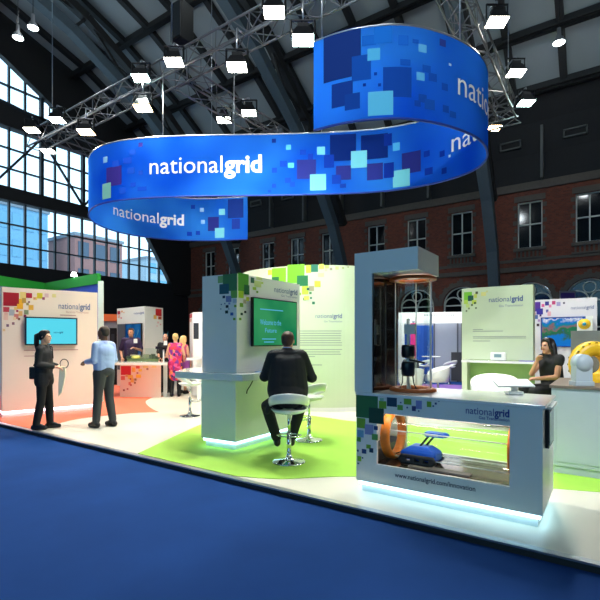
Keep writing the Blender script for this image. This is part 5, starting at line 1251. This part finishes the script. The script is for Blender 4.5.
# 4 man behind the model desk
q = AB(131, 12.95)
person('man in dark purple polo with lanyard standing behind the model desk', q, TOWARD+.25, dict(
    elL=(-.27, .0, 1.14), wrL=(-.12, .2, 1.2), elR=(.27, -.03, 1.13), wrR=(.22, .1, .95)), SKINT,
    [('trousers', BLKC, 'legs', .018), ('polo', PURP, 'top', .02, dict(low=False, sl=.4)), ('shoe', SHOE, 'shoes', .01)], (BRH, 'short'), H=1.84, yaw=-.3, vox=.012)
p4 = bpy.data.objects[-1] if False else None
# 5 man with black shirt between
q = AB(165.5, 12.85)
person('man in black shirt with white badge behind the end of the model desk', q, TOWARD-.2, dict(elL=(-.22, .02, 1.14), wrL=(-.1, .22, 1.05), elR=(.22, .02, 1.14), wrR=(.1, .22, 1.05)), SKINT,
    [('trousers', BLKC, 'legs', .018), ('shirt', BLKC, 'top', .02, dict(sl=.4)), ('shoe', SHOE, 'shoes', .01)], (GRH, 'crop'), H=1.68, vox=.012)
# 6 woman in floral dress
FLO = mat('floral_cloth', (206, 40, 110), .7); nt = FLO.node_tree
tc_ = nt.nodes.new('ShaderNodeTexCoord'); vo = nt.nodes.new('ShaderNodeTexVoronoi'); vo.inputs['Scale'].default_value = 13; rp = nt.nodes.new('ShaderNodeValToRGB'); sx = nt.nodes.new('ShaderNodeSeparateColor')
nt.links.new(tc_.outputs['Object'], vo.inputs['Vector']); nt.links.new(vo.outputs['Color'], sx.inputs[0]); nt.links.new(sx.outputs[0], rp.inputs[0]); rp.color_ramp.interpolation = 'CONSTANT'
for p, c_ in ((.0, (196, 30, 100)), (.3, (232, 90, 150)), (.5, (120, 40, 140)), (.65, (240, 150, 90)), (.8, (220, 50, 60)), (.92, (60, 40, 110))):
    el = rp.color_ramp.elements.new(p); el.color = (*srgb(c_), 1)
nt.links.new(rp.outputs[0], nt.nodes['Principled BSDF'].inputs['Base Color'])
q = G(175.5, 396.3)
person('blonde woman in pink floral dress and black leggings by the model desk', q[:2]+(.0,), AWAY+.15, dict(elL=(-.24, .02, 1.15), wrL=(-.2, .2, 1.05), elR=(.23, .02, 1.15), wrR=(.22, .14, .95)), SKIN,
    [('leggings', BLKC, 'legs', .008, dict(fl=.002, fr=1)), ('dress', FLO, 'dress', .02), ('black_side_panels', BLKC, 'prims', [('c', (-.15, .0, 1.0), (-.15, .02, .62), .045, .05), ('c', (.15, .0, 1.0), (.15, .02, .62), .045, .05)]), ('shoe', SHOE, 'shoes', .008)], (BLH, 'bun'), H=1.68, vox=.012)
# 7 blonde woman beyond, with purple bag
q = AB(183, 12.6)
person('woman with long blonde hair mostly hidden behind the floral dress visitor', q, AWAY-.5, dict(elR=(.24, -.02, 1.14), wrR=(.25, .04, .93)), SKIN,
    [('skirt', mat('dusky_pink', (206, 90, 120), .8), 'dress', .02), ('shoe', SHOE, 'shoes', .008)], (BLH, 'long'), H=1.62, vox=.012)
x, y = AB(184.5, 12.2)
pbg = thing('handbag', 'purple handbag beside the woman in the floral dress', 'bag', (x, y, .7))
rotmb(MB().box(x-.14, y-.07, .66, x+.14, y+.07, .96), PSI, (x, y)).build('bag_body', mat('purple_leather', (128, 56, 136), .5), pbg, bevel=.03)
rotmb(MB().tube([(x-.08, y, .95), (x-.05, y, 1.1), (x+.05, y, 1.1), (x+.08, y, .95)], .01, 6), PSI, (x, y)).build('handle', BLACK, pbg)
# 8 seated woman in black at right
q = AB(553, 6.85)
stl = dup(st, q+(.006,), 2.2, 'white moulded stool beneath the woman in black behind the grey cabinet')
s8 = person('woman with long dark hair in black dress seated behind the display desk', (q[0], q[1], .0), LEFT+.25, dict(
    pel=(0, .0, .78), wai=(0, .02, .92), che=(0, .05, 1.09), nec=(0, .06, 1.27), hea=(.0, .1, 1.41), shL=(-.165, .04, 1.22), shR=(.165, .04, 1.22),
    elL=(-.2, .12, .95), wrL=(-.02, .32, .92), elR=(.15, .25, .98), wrR=(.05, .25, 1.17), hiL=(-.08, .03, .74), hiR=(.08, .03, .74), knL=(-.1, .44, .74), knR=(.08, .46, .76),
    anL=(-.1, .45, .32), anR=(.08, .47, .32), toL=(-.1, .58, .26), toR=(.08, .6, .26)), SKINT,
    [('dress', BLKC, 'top', .018, dict(sl=.1, add=[('e', (0, .03, .78), (.17, .15, .11))])), ('leggings', BLKC, 'legs', .016), ('shoe', SHOE, 'shoes', .008)], (DKH, 'long'), H=1.75, yaw=.1)
# 9 seated person in the distance
q = AB(411, 12.25)
person('person with pale hair in grey top sitting in the white chair beyond the clear cylinder', (q[0], q[1], .0), AWAY, dict(
    pel=(0, .0, .5), wai=(0, .02, .64), che=(0, .04, .82), nec=(0, .05, 1.0), hea=(.0, .07, 1.14), shL=(-.165, .04, .95), shR=(.165, .04, .95),
    elL=(-.22, .1, .7), wrL=(-.12, .3, .62), elR=(.22, .1, .7), wrR=(.12, .3, .62), hiL=(-.08, .03, .48), hiR=(.08, .03, .48), knL=(-.1, .42, .48), knR=(.1, .42, .48),
    anL=(-.1, .42, .09), anR=(.1, .42, .09)), SKIN,
    [('top', mat('grey_knit', (88, 92, 100), .8), 'top', .02), ('trousers', BLKC, 'legs', .016), ('shoe', SHOE, 'shoes', .008)], (BLH, 'bob'), H=1.72, vox=.012)
# badges on lanyards
def badge(px, py, d, w, label, lab2=None):
    x, y = AB(px, d); z = ZZ(py, d)
    o = thing('name_badge', label, 'badge', (x, y, z))
    rotmb(MB().box(x-w, y-.004, z-.06, x+w, y+.004, z+.06), PSI, (x, y)).build('card', WHITE, o)
    rotmb(MB().tube([(x, y, z+.06), (x-.05, y+.01, z+.2), (x-.06, y+.05, z+.32)], .005, 6).tube([(x, y, z+.06), (x+.05, y+.01, z+.2), (x+.06, y+.05, z+.32)], .005, 6), PSI, (x, y)).build('lanyard', mat('lanyard_teal', (40, 120, 150), .6), o)
badge(135.5, 341, 12.75, .05, 'white name badge on the chest of the man in purple polo')
badge(165.5, 343, 12.62, .05, 'white name badge of the man in black shirt beside the model desk')
